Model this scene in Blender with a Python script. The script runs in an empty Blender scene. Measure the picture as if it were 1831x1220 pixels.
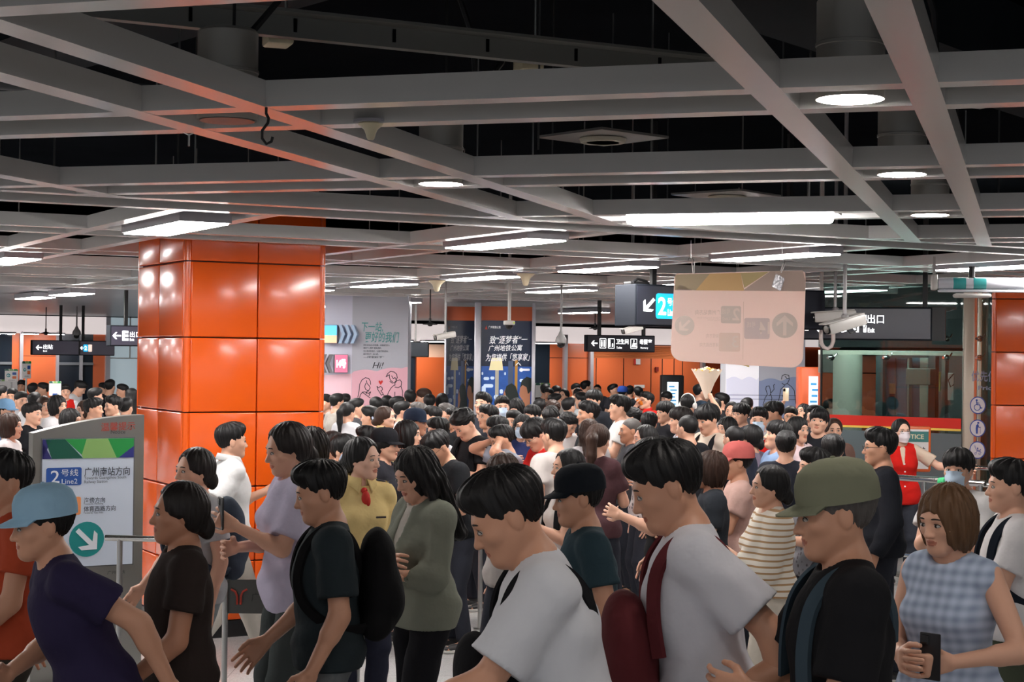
import bpy, bmesh, math, random
import numpy as np
from mathutils import Matrix, Vector
random.seed(7)
SC = bpy.context.scene
COL = SC.collection
R = math.radians

# ------------------------------------------------------------------ camera, world, exposure
FPX, CAMZ, HUE = 2970.0, 2.1, .0115
cam_data = bpy.data.cameras.new('camera')
cam_data.sensor_width = 36.0
cam_data.lens = 36.0 * FPX / 1831.0
cam_data.clip_end = 300
cam = bpy.data.objects.new('camera', cam_data)
COL.objects.link(cam)
_th = math.atan(22 / FPX)
cF = Vector((0, math.cos(_th), math.sin(_th)))
cU0 = Vector((0, -math.sin(_th), math.cos(_th)))
cR = math.cos(HUE) * Vector((1, 0, 0)) + math.sin(HUE) * cU0
cU = -math.sin(HUE) * Vector((1, 0, 0)) + math.cos(HUE) * cU0
cam.matrix_world = Matrix(((cR.x, cU.x, -cF.x, 0), (cR.y, cU.y, -cF.y, 0), (cR.z, cU.z, -cF.z, CAMZ), (0, 0, 0, 1)))
SC.camera = cam
SC.view_settings.view_transform = 'Standard'
SC.view_settings.look = 'None'
SC.view_settings.gamma = 1
SC.view_settings.use_curve_mapping = False
SC.view_settings.exposure = 0.35
SC.cycles.use_denoising = True
SC.cycles.max_bounces = 7
SC.cycles.diffuse_bounces = 4
SC.cycles.glossy_bounces = 4
SC.cycles.transparent_max_bounces = 12
SC.cycles.sample_clamp_indirect = 6
PANEL_E, DOWN_E = 40.0, 62.0
world = bpy.data.worlds.new('hall_ambient')
SC.world = world
world.use_nodes = True
world.node_tree.nodes['Background'].inputs[0].default_value = (.80, .86, .95, 1)
world.node_tree.nodes['Background'].inputs[1].default_value = .85

# the surveyed lines of the place, in the photograph's 1831x1220 frame
def ray(px, py): return cF * FPX + cR * (px - 915.5) - cU * (py - 610)
def at(px, py, y):
    d = ray(px, py); return Vector((0, 0, CAMZ)) + d * (y / d.y)
def atz(px, py, z):
    d = ray(px, py); return Vector((0, 0, CAMZ)) + d * ((z - CAMZ) / d.z)
def hor(px): return 632 + HUE * (px - 915.5)
def along(a, u, px):
    """distance from a along horizontal direction u to where image column px (at eye level) crosses"""
    r = ray(px, hor(px)); k = r.x / r.y
    return (k * a[1] - a[0]) / (u[0] - k * u[1])
A1, A2 = R(17.3), R(28.9)
L1, T1 = Vector((math.sin(A1), math.cos(A1), 0)), Vector((math.cos(A1), -math.sin(A1), 0))
M2, N2 = Vector((-math.sin(A2), math.cos(A2), 0)), Vector((math.cos(A2), math.sin(A2), 0))
ZC = 2.885                                                            # underside of the beam grid

# ------------------------------------------------------------------ materials
def lin(c):
    return tuple(((x / 255) / 12.92 if x / 255 <= .04045 else ((x / 255 + .055) / 1.055) ** 2.4) for x in c)
_mats = {}
def mat(name, rgb, rough=.5, metal=0., emit=0., bump=0., bscale=60., coat=0., spec=.5, stretch=None, vary=0., tint=None, bdist=.004):
    key = (name, rgb, rough, metal, emit, bump, bscale, coat, vary)
    if key in _mats: return _mats[key]
    m = bpy.data.materials.new(name); m.use_nodes = True
    nt = m.node_tree; b = nt.nodes['Principled BSDF']
    c = lin(rgb) + (1,)
    b.inputs['Base Color'].default_value = c
    b.inputs['Roughness'].default_value = rough
    b.inputs['Metallic'].default_value = metal
    b.inputs['Specular IOR Level'].default_value = spec
    if coat:
        b.inputs['Coat Weight'].default_value = coat; b.inputs['Coat Roughness'].default_value = .12
    if emit:
        b.inputs['Emission Color'].default_value = c; b.inputs['Emission Strength'].default_value = emit
    if bump or vary:
        tc = nt.nodes.new('ShaderNodeTexCoord'); mp = nt.nodes.new('ShaderNodeMapping'); nz = nt.nodes.new('ShaderNodeTexNoise')
        nt.links.new(tc.outputs['Object'], mp.inputs[0]); nt.links.new(mp.outputs[0], nz.inputs['Vector'])
        if stretch: mp.inputs['Scale'].default_value = stretch
        nz.inputs['Scale'].default_value = bscale; nz.inputs['Detail'].default_value = 3
        if bump:
            bp = nt.nodes.new('ShaderNodeBump'); bp.inputs['Strength'].default_value = bump; bp.inputs['Distance'].default_value = bdist
            nt.links.new(nz.outputs[0], bp.inputs['Height']); nt.links.new(bp.outputs[0], b.inputs['Normal'])
        if vary:
            mx = nt.nodes.new('ShaderNodeMix'); mx.data_type = 'RGBA'
            mx.inputs[6].default_value = tuple(x * (1 - vary) for x in c[:3]) + (1,)
            mx.inputs[7].default_value = tuple(min(1, x * (1 + vary)) for x in c[:3]) + (1,)
            nt.links.new(nz.outputs[0], mx.inputs[0]); nt.links.new(mx.outputs[2], b.inputs['Base Color'])
    _mats[key] = m
    return m
def glass_mat(name, tint, gloss=.12, ior=1.45):
    m = bpy.data.materials.new(name); m.use_nodes = True; nt = m.node_tree
    for n in list(nt.nodes): nt.nodes.remove(n)
    out = nt.nodes.new('ShaderNodeOutputMaterial'); mix = nt.nodes.new('ShaderNodeMixShader')
    tr = nt.nodes.new('ShaderNodeBsdfTransparent'); gl = nt.nodes.new('ShaderNodeBsdfGlossy'); fr = nt.nodes.new('ShaderNodeFresnel')
    tr.inputs[0].default_value = lin(tint) + (1,); gl.inputs[1].default_value = .02; fr.inputs[0].default_value = ior
    ad = nt.nodes.new('ShaderNodeMath'); ad.operation = 'ADD'; ad.inputs[1].default_value = gloss
    nt.links.new(fr.outputs[0], ad.inputs[0]); nt.links.new(ad.outputs[0], mix.inputs[0])
    nt.links.new(tr.outputs[0], mix.inputs[1]); nt.links.new(gl.outputs[0], mix.inputs[2]); nt.links.new(mix.outputs[0], out.inputs[0])
    return m
BEAM = mat('beam_grey_paint', (214, 213, 211), .2, bump=.008, bscale=9, spec=.6)
DARK = mat('void_black', (14, 15, 17), .9, spec=0)
VOID = mat('void_concrete', (20, 22, 25), .9, spec=0, vary=.3, bscale=2)
STEEL = mat('brushed_steel', (190, 190, 188), .28, 1.0, bump=.05, bscale=30, stretch=(1, 1, 12))
STEELD = mat('brushed_steel_dark', (150, 148, 144), .38, .9, bump=.06, bscale=25, stretch=(12, 1, 1))
CHROME = mat('polished_steel', (215, 214, 210), .14, 1.0)
ORANGE = mat('orange_enamel_panel', (230, 92, 20), .22, coat=.35, bump=.015, bscale=14)
ORANGEW = mat('orange_wall_panel', (222, 112, 66), .3, coat=.2)
GROOVE = mat('panel_joint', (60, 24, 10), .7)
BLACK = mat('matt_black', (20, 20, 22), .6)
BASEB = mat('black_granite', (24, 25, 27), .3)
WHITEP = mat('white_paint', (226, 223, 221), .45)
PALE = mat('fascia_added_glow', (242, 230, 228), .4, emit=.5)  # glow added so the fascias look evenly bright
POSTW = mat('silver_post', (196, 195, 202), .3, .5)
WHITE_E = mat('lit_white', (255, 255, 255), .5, emit=1.6)
PANELM = mat('light_diffuser', (255, 250, 246), .5, emit=PANEL_E)
DOWNM = mat('downlight_diffuser', (255, 246, 238), .5, emit=DOWN_E)
LAMPBODY = mat('lamp_body_grey', (168, 166, 172), .35)
BEIGE = mat('beige_plastic', (214, 203, 172), .45)
CAMW = mat('camera_white', (176, 172, 168), .4)
CAMD = mat('camera_smoked', (18, 18, 20), .12)
NAVYS = mat('sign_face_dark', (34, 36, 46), .35)
SIGNP = mat('sign_face_violet', (64, 60, 78), .35, emit=.08)
SIGNB = mat('sign_body_charcoal', (24, 28, 35), .7, spec=.15)
CYAN_E = mat('lit_cyan', (20, 160, 214), .5, emit=1.0)

# ------------------------------------------------------------------ object helpers
def tag(o, label=None, cat=None, group=None, kind=None):
    if label: o['label'] = label
    if cat: o['category'] = cat
    if group: o['group'] = group
    if kind: o['kind'] = kind
    return o
def empty(name, loc=(0, 0, 0), rz=0., label=None, cat=None, group=None, kind=None):
    o = bpy.data.objects.new(name, None); COL.objects.link(o)
    o.location = loc; o.rotation_euler = (0, 0, rz); o.empty_display_size = .1
    return tag(o, label, cat, group, kind)
class MB:
    def __init__(s): s.v, s.f, s.m = [], [], []
    def add(s, vs, fs, mi=0):
        n = len(s.v); s.v += [tuple(v) for v in vs]
        for f in fs: s.f.append(tuple(n + i for i in f)); s.m.append(mi)
        return s
    def box(s, c, d, mi=0, rot=None):
        x, y, z = d[0] / 2, d[1] / 2, d[2] / 2
        vs = [Vector((a * x, b * y, e * z)) for a in (-1, 1) for b in (-1, 1) for e in (-1, 1)]
        if rot is not None: vs = [rot @ v for v in vs]
        c = Vector(c)
        return s.add([v + c for v in vs], [(0, 1, 3, 2), (4, 6, 7, 5), (0, 4, 5, 1), (2, 3, 7, 6), (0, 2, 6, 4), (1, 5, 7, 3)], mi)
    def rbox(s, c, d, r, seg=2, mi=0, rot=None):
        bm = bmesh.new(); bmesh.ops.create_cube(bm, size=1)
        for v in bm.verts: v.co = Vector((v.co.x * d[0], v.co.y * d[1], v.co.z * d[2]))
        bmesh.ops.bevel(bm, geom=list(bm.edges), offset=r, segments=seg, affect='EDGES', profile=.5)
        bm.verts.ensure_lookup_table(); c = Vector(c)
        vs = [((rot @ v.co) if rot is not None else v.co) + c for v in bm.verts]
        fs = [tuple(v.index for v in f.verts) for f in bm.faces]; bm.free()
        return s.add(vs, fs, mi)
    def tube(s, pts, r, n=8, mi=0, closed=False):
        pts = [Vector(p) for p in pts]; rs = r if isinstance(r, (list, tuple)) else [r] * len(pts)
        rings = []; up = None; N = len(pts)
        for i, p in enumerate(pts):
            t = (pts[(i + 1) % N] - pts[i - 1]) if closed else (pts[min(i + 1, N - 1)] - pts[max(i - 1, 0)])
            if t.length < 1e-9: t = Vector((0, 0, 1))
            t.normalize()
            if up is None: up = Vector((0, 0, 1)) if abs(t.z) < .9 else Vector((1, 0, 0))
            a = t.cross(up)
            if a.length < 1e-5: a = t.cross(Vector((0, 1, .1)))
            a.normalize(); b = a.cross(t); up = b
            rings.append([p + (a * math.cos(2 * math.pi * k / n) + b * math.sin(2 * math.pi * k / n)) * rs[i] for k in range(n)])
        vs = [v for g in rings for v in g]; fs = []
        for i in range(N if closed else N - 1):
            j = (i + 1) % N
            for k in range(n): fs.append((i * n + k, i * n + (k + 1) % n, j * n + (k + 1) % n, j * n + k))
        if not closed:
            fs.append(tuple(range(n - 1, -1, -1))); fs.append(tuple((N - 1) * n + k for k in range(n)))
        return s.add(vs, fs, mi)
    def cyl(s, a, b, r, n=16, mi=0, r2=None): return s.tube([a, b], [r, r if r2 is None else r2], n, mi)
    def lathe(s, prof, n=20, c=(0, 0, 0), mi=0, rot=None):
        c = Vector(c); vs = []; fs = []
        for r, z in prof:
            for k in range(n):
                v = Vector((r * math.cos(2 * math.pi * k / n), r * math.sin(2 * math.pi * k / n), z))
                vs.append((rot @ v if rot is not None else v) + c)
        for i in range(len(prof) - 1):
            for k in range(n): fs.append((i * n + k, i * n + (k + 1) % n, (i + 1) * n + (k + 1) % n, (i + 1) * n + k))
        fs.append(tuple(range(n - 1, -1, -1))); fs.append(tuple((len(prof) - 1) * n + k for k in range(n)))
        return s.add(vs, fs, mi)
    def prism(s, pts, y0, y1, mi=0):
        n = len(pts)
        ar = sum(pts[i][0] * pts[(i + 1) % n][1] - pts[(i + 1) % n][0] * pts[i][1] for i in range(n))
        if ar < 0: pts = pts[::-1]
        vs = [(x, y0, z) for x, z in pts] + [(x, y1, z) for x, z in pts]
        fs = [tuple(range(n)), tuple(range(2 * n - 1, n - 1, -1))] + [(i, i + n, (i + 1) % n + n, (i + 1) % n) for i in range(n)]
        return s.add(vs, fs, mi)
    def ell(s, c, r, n=14, m=9, mi=0, rot=None):
        pr = [(math.sin(math.pi * i / m), -math.cos(math.pi * i / m)) for i in range(m + 1)]
        c = Vector(c); vs = []; fs = []
        for a, z in pr:
            for k in range(n):
                v = Vector((r[0] * a * math.cos(2 * math.pi * k / n), r[1] * a * math.sin(2 * math.pi * k / n), r[2] * z))
                vs.append((rot @ v if rot is not None else v) + c)
        for i in range(m):
            for k in range(n): fs.append((i * n + k, i * n + (k + 1) % n, (i + 1) * n + (k + 1) % n, (i + 1) * n + k))
        return s.add(vs, fs, mi)
    def stroke(s, pts, w, y, mi=0, h=.0015):
        """a drawn line of width w in the x-z plane at depth y"""
        pts = [Vector((p[0], 0, p[1])) for p in pts]
        for a, b in zip(pts[:-1], pts[1:]):
            d = b - a
            if d.length < 1e-6: continue
            d.normalize(); q = Vector((-d.z, 0, d.x)) * w / 2; e = d * w * .3
            s.add([a - q - e + Vector((0, y, 0)), b - q + e + Vector((0, y, 0)), b + q + e + Vector((0, y, 0)), a + q - e + Vector((0, y, 0))], [(0, 1, 2, 3)], mi)
        return s
    def build(s, name, mats, parent=None, smooth=35):
        me = bpy.data.meshes.new(name)
        me.from_pydata(s.v, [], s.f)
        for m in (mats if isinstance(mats, (list, tuple)) else [mats]): me.materials.append(m)
        me.polygons.foreach_set('material_index', s.m)
        if smooth:
            me.polygons.foreach_set('use_smooth', [True] * len(s.f)); me.set_sharp_from_angle(angle=R(smooth))
        me.update()
        o = bpy.data.objects.new(name, me); COL.objects.link(o)
        if parent: o.parent = parent
        return o
def structure(o): o['kind'] = 'structure'; return o
def text(parent, body, x, z, w, h, m, y=-.001, mirror=False, name='lettering', bold=0., shear=0., skew=0., depth=.0015):
    """lettering fitted to a w x h box centred on (x, z), facing local -y"""
    cu = bpy.data.curves.new(name, 'FONT'); cu.body = body; cu.size = 1; cu.offset = bold; cu.resolution_u = 3; cu.shear = shear; cu.space_line = .95
    ob = bpy.data.objects.new('t', cu); me = bpy.data.meshes.new_from_object(ob)
    bpy.data.objects.remove(ob); bpy.data.curves.remove(cu)
    n = len(me.vertices); co = np.zeros(n * 3); me.vertices.foreach_get('co', co); co = co.reshape(-1, 3)
    if n == 0: return None
    lo, hi = co.min(0), co.max(0); sp = np.maximum(hi - lo, 1e-6)
    u = (co[:, 0] - lo[0]) / sp[0] - .5; v = (co[:, 1] - lo[1]) / sp[1] - .5
    if mirror: u = -u
    out = np.stack([x + u * w, np.full(n, y), z + v * h + skew * u * w], 1)
    me.vertices.foreach_set('co', out.ravel())
    if mirror: me.flip_normals()
    me.name = name; me.materials.clear(); me.materials.append(m); me.update()
    o = bpy.data.objects.new(name, me); COL.objects.link(o); o.parent = parent
    return o
def rrect(x, z, w, h, r, n=5):
    pts = []
    for cx, cz, a0 in ((x + w / 2 - r, z + h / 2 - r, 0), (x - w / 2 + r, z + h / 2 - r, 90), (x - w / 2 + r, z - h / 2 + r, 180), (x + w / 2 - r, z - h / 2 + r, 270)):
        for i in range(n + 1):
            a = R(a0 + 90 * i / n); pts.append((cx + r * math.cos(a), cz + r * math.sin(a)))
    return pts
def circ(x, z, r, n=28): return [(x + r * math.cos(2 * math.pi * i / n), z + r * math.sin(2 * math.pi * i / n)) for i in range(n)]
def arrow(x, z, s, ang):
    """bold arrow outline pointing along ang (degrees, 0 = +x), total length 2*s"""
    p = [(1, 0), (.25, .8), (-.1, .8), (.38, .17), (-1, .17), (-1, -.17), (.38, -.17), (-.1, -.8), (.25, -.8)]
    c, q = math.cos(R(ang)), math.sin(R(ang))
    return [(x + s * (a * c - b * q), z + s * (a * q + b * c)) for a, b in p]

def ctop(p):
    '''underside of what a hanger at p is fixed to'''
    return 2.998 if M2.x * p[0] + M2.y * p[1] > 21.3 else 4.2
# ------------------------------------------------------------------ floor, slab, far walls
def granite():
    m = bpy.data.materials.new('grey_granite_tiles'); m.use_nodes = True; nt = m.node_tree; b = nt.nodes['Principled BSDF']
    tc = nt.nodes.new('ShaderNodeTexCoord'); n1 = nt.nodes.new('ShaderNodeTexNoise'); n2 = nt.nodes.new('ShaderNodeTexVoronoi'); br = nt.nodes.new('ShaderNodeTexBrick')
    n1.inputs['Scale'].default_value = 3; n2.inputs['Scale'].default_value = 160
    br.offset = 0; br.inputs['Scale'].default_value = 1; br.inputs['Brick Width'].default_value = .6; br.inputs['Row Height'].default_value = .6
    br.inputs['Mortar Size'].default_value = .003
    br.inputs['Color1'].default_value = (.44, .44, .445, 1); br.inputs['Color2'].default_value = (.39, .39, .395, 1); br.inputs['Mortar'].default_value = (.14, .14, .14, 1)
    for n in (n1, n2, br): nt.links.new(tc.outputs['Object'], n.inputs['Vector'])
    rp = nt.nodes.new('ShaderNodeValToRGB'); rp.color_ramp.elements[0].color = (.55, .55, .55, 1); rp.color_ramp.elements[1].color = (1.35, 1.33, 1.3, 1)
    nt.links.new(n2.outputs['Color'], rp.inputs[0])
    mx = nt.nodes.new('ShaderNodeMix'); mx.data_type = 'RGBA'; mx.blend_type = 'MULTIPLY'; mx.inputs[0].default_value = .8
    nt.links.new(br.outputs[0], mx.inputs[6]); nt.links.new(rp.outputs[0], mx.inputs[7]); nt.links.new(mx.outputs[2], b.inputs['Base Color'])
    b.inputs['Roughness'].default_value = .3
    return m
fl = structure(MB().box((0, 18, -.05), (90, 90, .1)).build('floor', granite()))
sl = structure(MB().box((0, 20, 4.3), (80, 76, .2)).build('ceiling', VOID))
bk = structure(MB().box((0, 54, 2.1), (80, .3, 4.2)).build('wall_back', mat('far_dark_wall', (52, 56, 62), .6)))
structure(MB().box((-26, 22, 2.1), (.3, 64, 4.2)).build('wall_left', mat('side_wall', (70, 68, 66), .6)))
structure(MB().box((27, 22, 2.1), (.3, 64, 4.2)).build('wall_right', mat('side_wall', (70, 68, 66), .6)))

# ------------------------------------------------------------------ ceiling grid
ROT1, ROT2 = Matrix.Rotation(-A1, 3, 'Z'), Matrix.Rotation(A2, 3, 'Z')
BH, BW = .085, .10
def beam(frm, u0, u1, v, width, z0, h, axis):
    """one hollow-faced metal beam; axis 'u' runs along the frame's first axis"""
    U, V, ROT = (T1, L1, ROT1) if frm == 1 else (N2, M2, ROT2)
    c = U * ((u0 + u1) / 2) + V * v if axis == 'u' else U * v + V * ((u0 + u1) / 2)
    d = (u1 - u0, width, h) if axis == 'u' else (width, u1 - u0, h)
    b = MB()
    b.box((0, 0, h / 2), d)
    n = int((u1 - u0) / 2.1)                                              # cover plates over the joints
    o = b.build('ceiling_beam', BEAM)
    o.location = (c.x, c.y, z0); o.rotation_euler = (0, 0, -A1 if frm == 1 else A2)
    return structure(o)
def tmin(l): return (l * .692 - 8.5) / .722
for j in range(-3, 6):
    for off in (4.91, 5.345):
        l = off + 2.1 * j + (.1 if j == -1 and off > 5 else 0)
        t0, t1 = max(-9.0, tmin(l)), 7.5
        if t1 - t0 > .3: beam(1, t0, t1, l, BW, ZC, BH, 'u')
for i in range(-4, 4):
    for off in (-.753, -.303):
        t = off + 2.1 * i
        l1 = (8.5 + .722 * t) / .692
        if l1 > -1: beam(1, -4.0, l1, t, BW, ZC - .0012, BH + .0008, 'v')
NB = 9
for k in range(0, 6):
    for off in (8.51, 9.07):
        m = off + 2.37 * k
        beam(2, -9.0, 16.5, m, BW, ZC - .0006, BH, 'u')
for i in range(-6, 5):
    for off in (5.18, 5.75):
        n = off + 2.33 * i
        beam(2, 9.07, 20.9, n, BW, ZC - .0018, BH, 'v')
# slatted ceiling of the deeper hall
b = MB()
m = 21.2
while m < 46:
    b.box(N2 * 4.0 + M2 * m + Vector((0, 0, ZC + .03)), (48, .075, .06), 0, ROT2); m += .135
b.box(N2 * 4 + M2 * 33.6 + Vector((0, 0, ZC + .12)), (48, 25.6, .02), 1, ROT2)
slat = structure(b.build('ceiling_louvre', [mat('louvre_metal', (176, 178, 182), .3, .4), DARK]))
for mm in (20.95,):
    o = MB().box((0, 0, .05), (48, .22, .1)).build('ceiling_beam', WHITEP); o.location = N2 * 4 + M2 * mm + Vector((0, 0, ZC - .02)); o.rotation_euler = (0, 0, A2); structure(o)

def downlight(t, l, lit, label):
    p = T1 * t + L1 * l
    r = empty('downlight', (p.x, p.y, 2.885), 0, label, 'ceiling light', 'round downlights in the beam crossings')
    MB().lathe([(.100, .012), (.103, 0), (.103, .16), (.106, .162), (.106, .172), (.103, .174), (.103, .30), (.095, .31)], 28).build('housing', [mat('downlight_can', (190, 186, 178), .35, .3)], r)
    MB().lathe([(.0, -.002), (.094, -.002), (.094, .008), (.0, .008)], 28).build('diffuser', DOWNM if lit else mat('dead_diffuser', (70, 72, 72), .4), r)
    MB().cyl((.02, 0, .31), (.02, 0, 1.3), .006, 6).tube([(.07, .02, .3), (.16, .05, .42), (.14, .03, .7), (.05, 0, .95)], .014, 6).build('suspension_cable', BLACK, r)
    return r
SEEN_DL = {(0, 0): 'nearest and largest lit round downlight, between the two steep beams', (0, 1): 'middle one of the lit round downlights in line between the two steep beams',
           (0, 2): 'farthest lit round downlight in line between the two steep beams', (-1, 0): 'unlit round downlight above the hanging hook, cable looping from its can',
           (-1, 1): 'lit round downlight alone in a beam crossing behind the hanging hook'}
for i in range(-3, 4):
    for j in range(-4, 4):
        t, l = -.528 + 2.1 * i, 5.13 + 2.1 * j + .06 * (j > 0)
        if l * .692 - t * .722 > 8.2: continue
        if (i, j) in ((-2, 0), (-2, 1), (1, 2), (1, 1)): continue
        downlight(t, l, (i, j) != (-1, 0), SEEN_DL.get((i, j), 'lit round downlight recessed in a beam crossing of the near ceiling'))
def panel(n, m, label, ln=1.2, wd=.29):
    p = N2 * n + M2 * m
    r = empty('panel_light', (p.x, p.y, 2.845 if m < 20 else 2.80), A2, label, 'ceiling light', 'long panel lights under the far ceiling')
    MB().box((0, 0, .04), (wd + .03, ln + .03, .066)).build('lamp_housing', LAMPBODY, r)
    MB().box((0, 0, .003), (wd, ln, .008)).build('diffuser', PANELM, r)
    for y in (-.4, .4): MB().cyl((0, y, .07), (0, y, 1.36 if m < 20 else .16), .006, 6).build('hanger', STEELD, r)
    return r
PL = {(-1, 0): 'long panel light just in front of the big orange pillar top', (0, 0): 'long panel light nearest over the crowd in mid hall', (1, 0): 'long panel light right above the hanging cardboard sheet',
      (2, 0): 'long panel light above the rolled screen casing', (1, 1): 'panel light next to the pole of the dark line sign, with pinkish ceiling beside it', (1, 2): 'panel light between the two bell-shaped ceiling antennas',
      (2, 3): 'panel light over the domed camera and blue posters', (3, 2): 'panel light above the bullet camera on its pole', (-1, 2): 'panel light cut by the photo edge, beside the big orange pillar',
      (1, 3): 'panel light above the grey and pink poster column', (2, 5): 'small panel light far back above the poster column', (2, 6): 'small panel light touching the edge of the orange pillar',
      (2, 2): 'panel light hidden behind the hanging cardboard sheet', (3, 3): 'farther added panel lamp hidden behind the hanging cardboard sheet', (4, 4): 'farthest added panel lamp hidden behind the hanging cardboard sheet',  # unseen lamps added to light the white drawn column
      (0, 2): 'panel light hidden behind the big orange pillar', (0, 3): 'farther added panel lamp hidden behind the big orange pillar', (1, 4): 'added panel light behind the pillar edge, far back', (1, 5): 'far added panel lamp hidden behind the big orange pillar',  # unseen lamps added behind the pillar to light the left hall
      (0, 5): 'panel light hanging above the far exit sign', (0, 6): 'farther panel light at the photo edge above the pale fascia', (4, 6): 'tiny panel light far away above the toilet sign'}
for (i, j), lb in PL.items():
    panel(5.47 + 2.33 * i, 10.05 + 2.37 * j - (.3 if (i, j) == (0, 6) else 0), lb)
# lights of the hall outside the frame, same grid
for i in range(-6, 7):
    for j in range(0, 9):
        p = N2 * (5.47 + 2.33 * i) + M2 * (10.05 + 2.37 * j)
        px = 915.5 + FPX * p.x / p.y
        if (px < -160 or px > 2000) and -22 < p.x < 22 and (i + j) % 2 == 0:
            panel(5.47 + 2.33 * i, 10.05 + 2.37 * j, 'long panel light of the hall outside the picture')
# linear twin-tube fitting in the near grid
_p = T1 * -1.63 + L1 * 9.328
ll = empty('linear_light', (_p.x, _p.y, 2.872), -A1, 'bright linear twin light lying between two near ceiling beams', 'ceiling light')
MB().box((0, 0, .045), (1.24, .2, .05)).build('lamp_housing', LAMPBODY, ll)
for dy in (-.05, .05): MB().rbox((0, dy, 0), (1.16, .06, .05), .02).build('diffuser', PANELM, ll)

for x in (-.45, .45): MB().cyl((x, 0, .06), (x, 0, 4.2 - 2.872), .006, 6).build('hanger', STEELD, ll)
# ------------------------------------------------------------------ void above the grid
v = MB()
p0, p1 = at(870, 70, 6.6), at(1260, -150, 5.0)
void_m = mat('void_duct', (34, 38, 42), .8, spec=.1, vary=.2, bscale=4)
d1 = MB().box((0, 0, 0), (.6, 9, .35)).build('air_duct', void_m); d1.location = (1.25, 7.4, 3.78); d1.rotation_euler = (0, 0, R(-38)); tag(d1, 'wide dark air duct crossing the void above the near beams', 'duct')
d2 = MB().box((0, 0, 0), (.7, 12, .4)).build('air_duct', void_m); d2.location = (-4.2, 11, 3.9); d2.rotation_euler = (0, 0, R(40)); tag(d2, 'dark duct high in the void over the hanging hook', 'duct')
d3 = MB().box((0, 0, 0), (1.4, 10, .3)).build('air_duct', void_m); d3.location = (3.9, 9.0, 3.3); d3.rotation_euler = (0, 0, R(-20)); tag(d3, 'dark flat duct in the void over the steep beams', 'duct')
pur = MB().box((0, 0, 0), (6, .05, .09)).box((0, -.06, .04), (6, .08, .012))
for k in range(-7, 8): pur.box((k * .4, -.028, 0), (.012, .006, .05), 1)
o = pur.build('channel_rail', [mat('galvanised_rail', (120, 120, 116), .5, .3), DARK]); o.location = at(700, 66, 6.4); o.rotation_euler = (0, 0, R(27)); tag(o, 'galvanised steel rail running above the near ceiling beams', 'rail')
def clamp_box(px, py, y, lb):
    r = empty('spot_fitting', tuple(at(px, py, y)), R(20), lb, 'spot fitting')
    MB().rbox((0, 0, 0), (.10, .12, .06), .01).build('housing', BEIGE, r)
    MB().cyl((.03, 0, .028), (.03, 0, 4.2 - r.location.z), .006, 6).build('hanger', STEELD, r)
    MB().tube([(-.02, 0, .03), (-.09, 0, .07), (-.12, 0, .0), (-.15, .0, -.04)], .012, 7).build('cable', BLACK, r)
clamp_box(497, 68, 6.3, 'beige box fitting clipped under the galvanised rail above the hook')
clamp_box(945, 116, 7.0, 'beige box fitting hanging at the far end of the galvanised rail')
def diffuser_plate(px, py, z, s, rz, lb):
    r = empty('ceiling_vent', tuple(atz(px, py, z)), rz, lb, 'vent')
    MB().box((0, 0, 0), (s, s, .012)).build('plate', mat('galvanised_plate', (150, 146, 142), .35, .5), r)
    MB().lathe([(.112, -.03), (.12, -.01), (.09, .0), (.085, -.03)], 26).build('collar', mat('collar', (190, 184, 166), .4), r)
diffuser_plate(1078, 245, 3.2, .47, R(41), 'square metal vent plate with a round collar in the void')
diffuser_plate(1300, 349, 3.1, .5, R(50), 'square metal vent plate farther back above the linear light')
b = MB()
rods = [(-1.6, 7.9), (-2.3, 8.3), (-3.0, 7.8), (.2, 8.7), (.6, 10.2), (1.0, 10.8), (2.6, 8.9), (-3.9, 8.0), (1.6, 9.9), (.1, 6.9)]
for k, (x, y) in enumerate(rods):
    o = MB().cyl((x, y, 2.95), (x, y, 4.2), .005, 6).build('hanger_rod', mat('rod_grey', (80, 80, 80), .5, .4)); tag(o, 'thin steel hanger rod holding the ceiling grid in the dark void', 'rod', 'hanger rods in the ceiling void')
for k, (x, y, z, rz) in enumerate([(-3.2, 8.4, 3.5, 30), (-1.2, 9.6, 3.6, -15), (2.9, 7.5, 4.12, 55)]):
    o = MB().cyl((-2.2, 0, 0), (2.2, 0, 0), .05, 12).build('pipe', mat('pipe_grey', (70, 74, 78), .6)); o.location = (x, y, z); o.rotation_euler = (0, 0, R(rz))
    tag(o, ['dark pipe in the void behind the hanging hook', 'dark pipe in the void over the middle of the near grid', 'dark pipe in the void behind the nearest downlight'][k], 'pipe')
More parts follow.
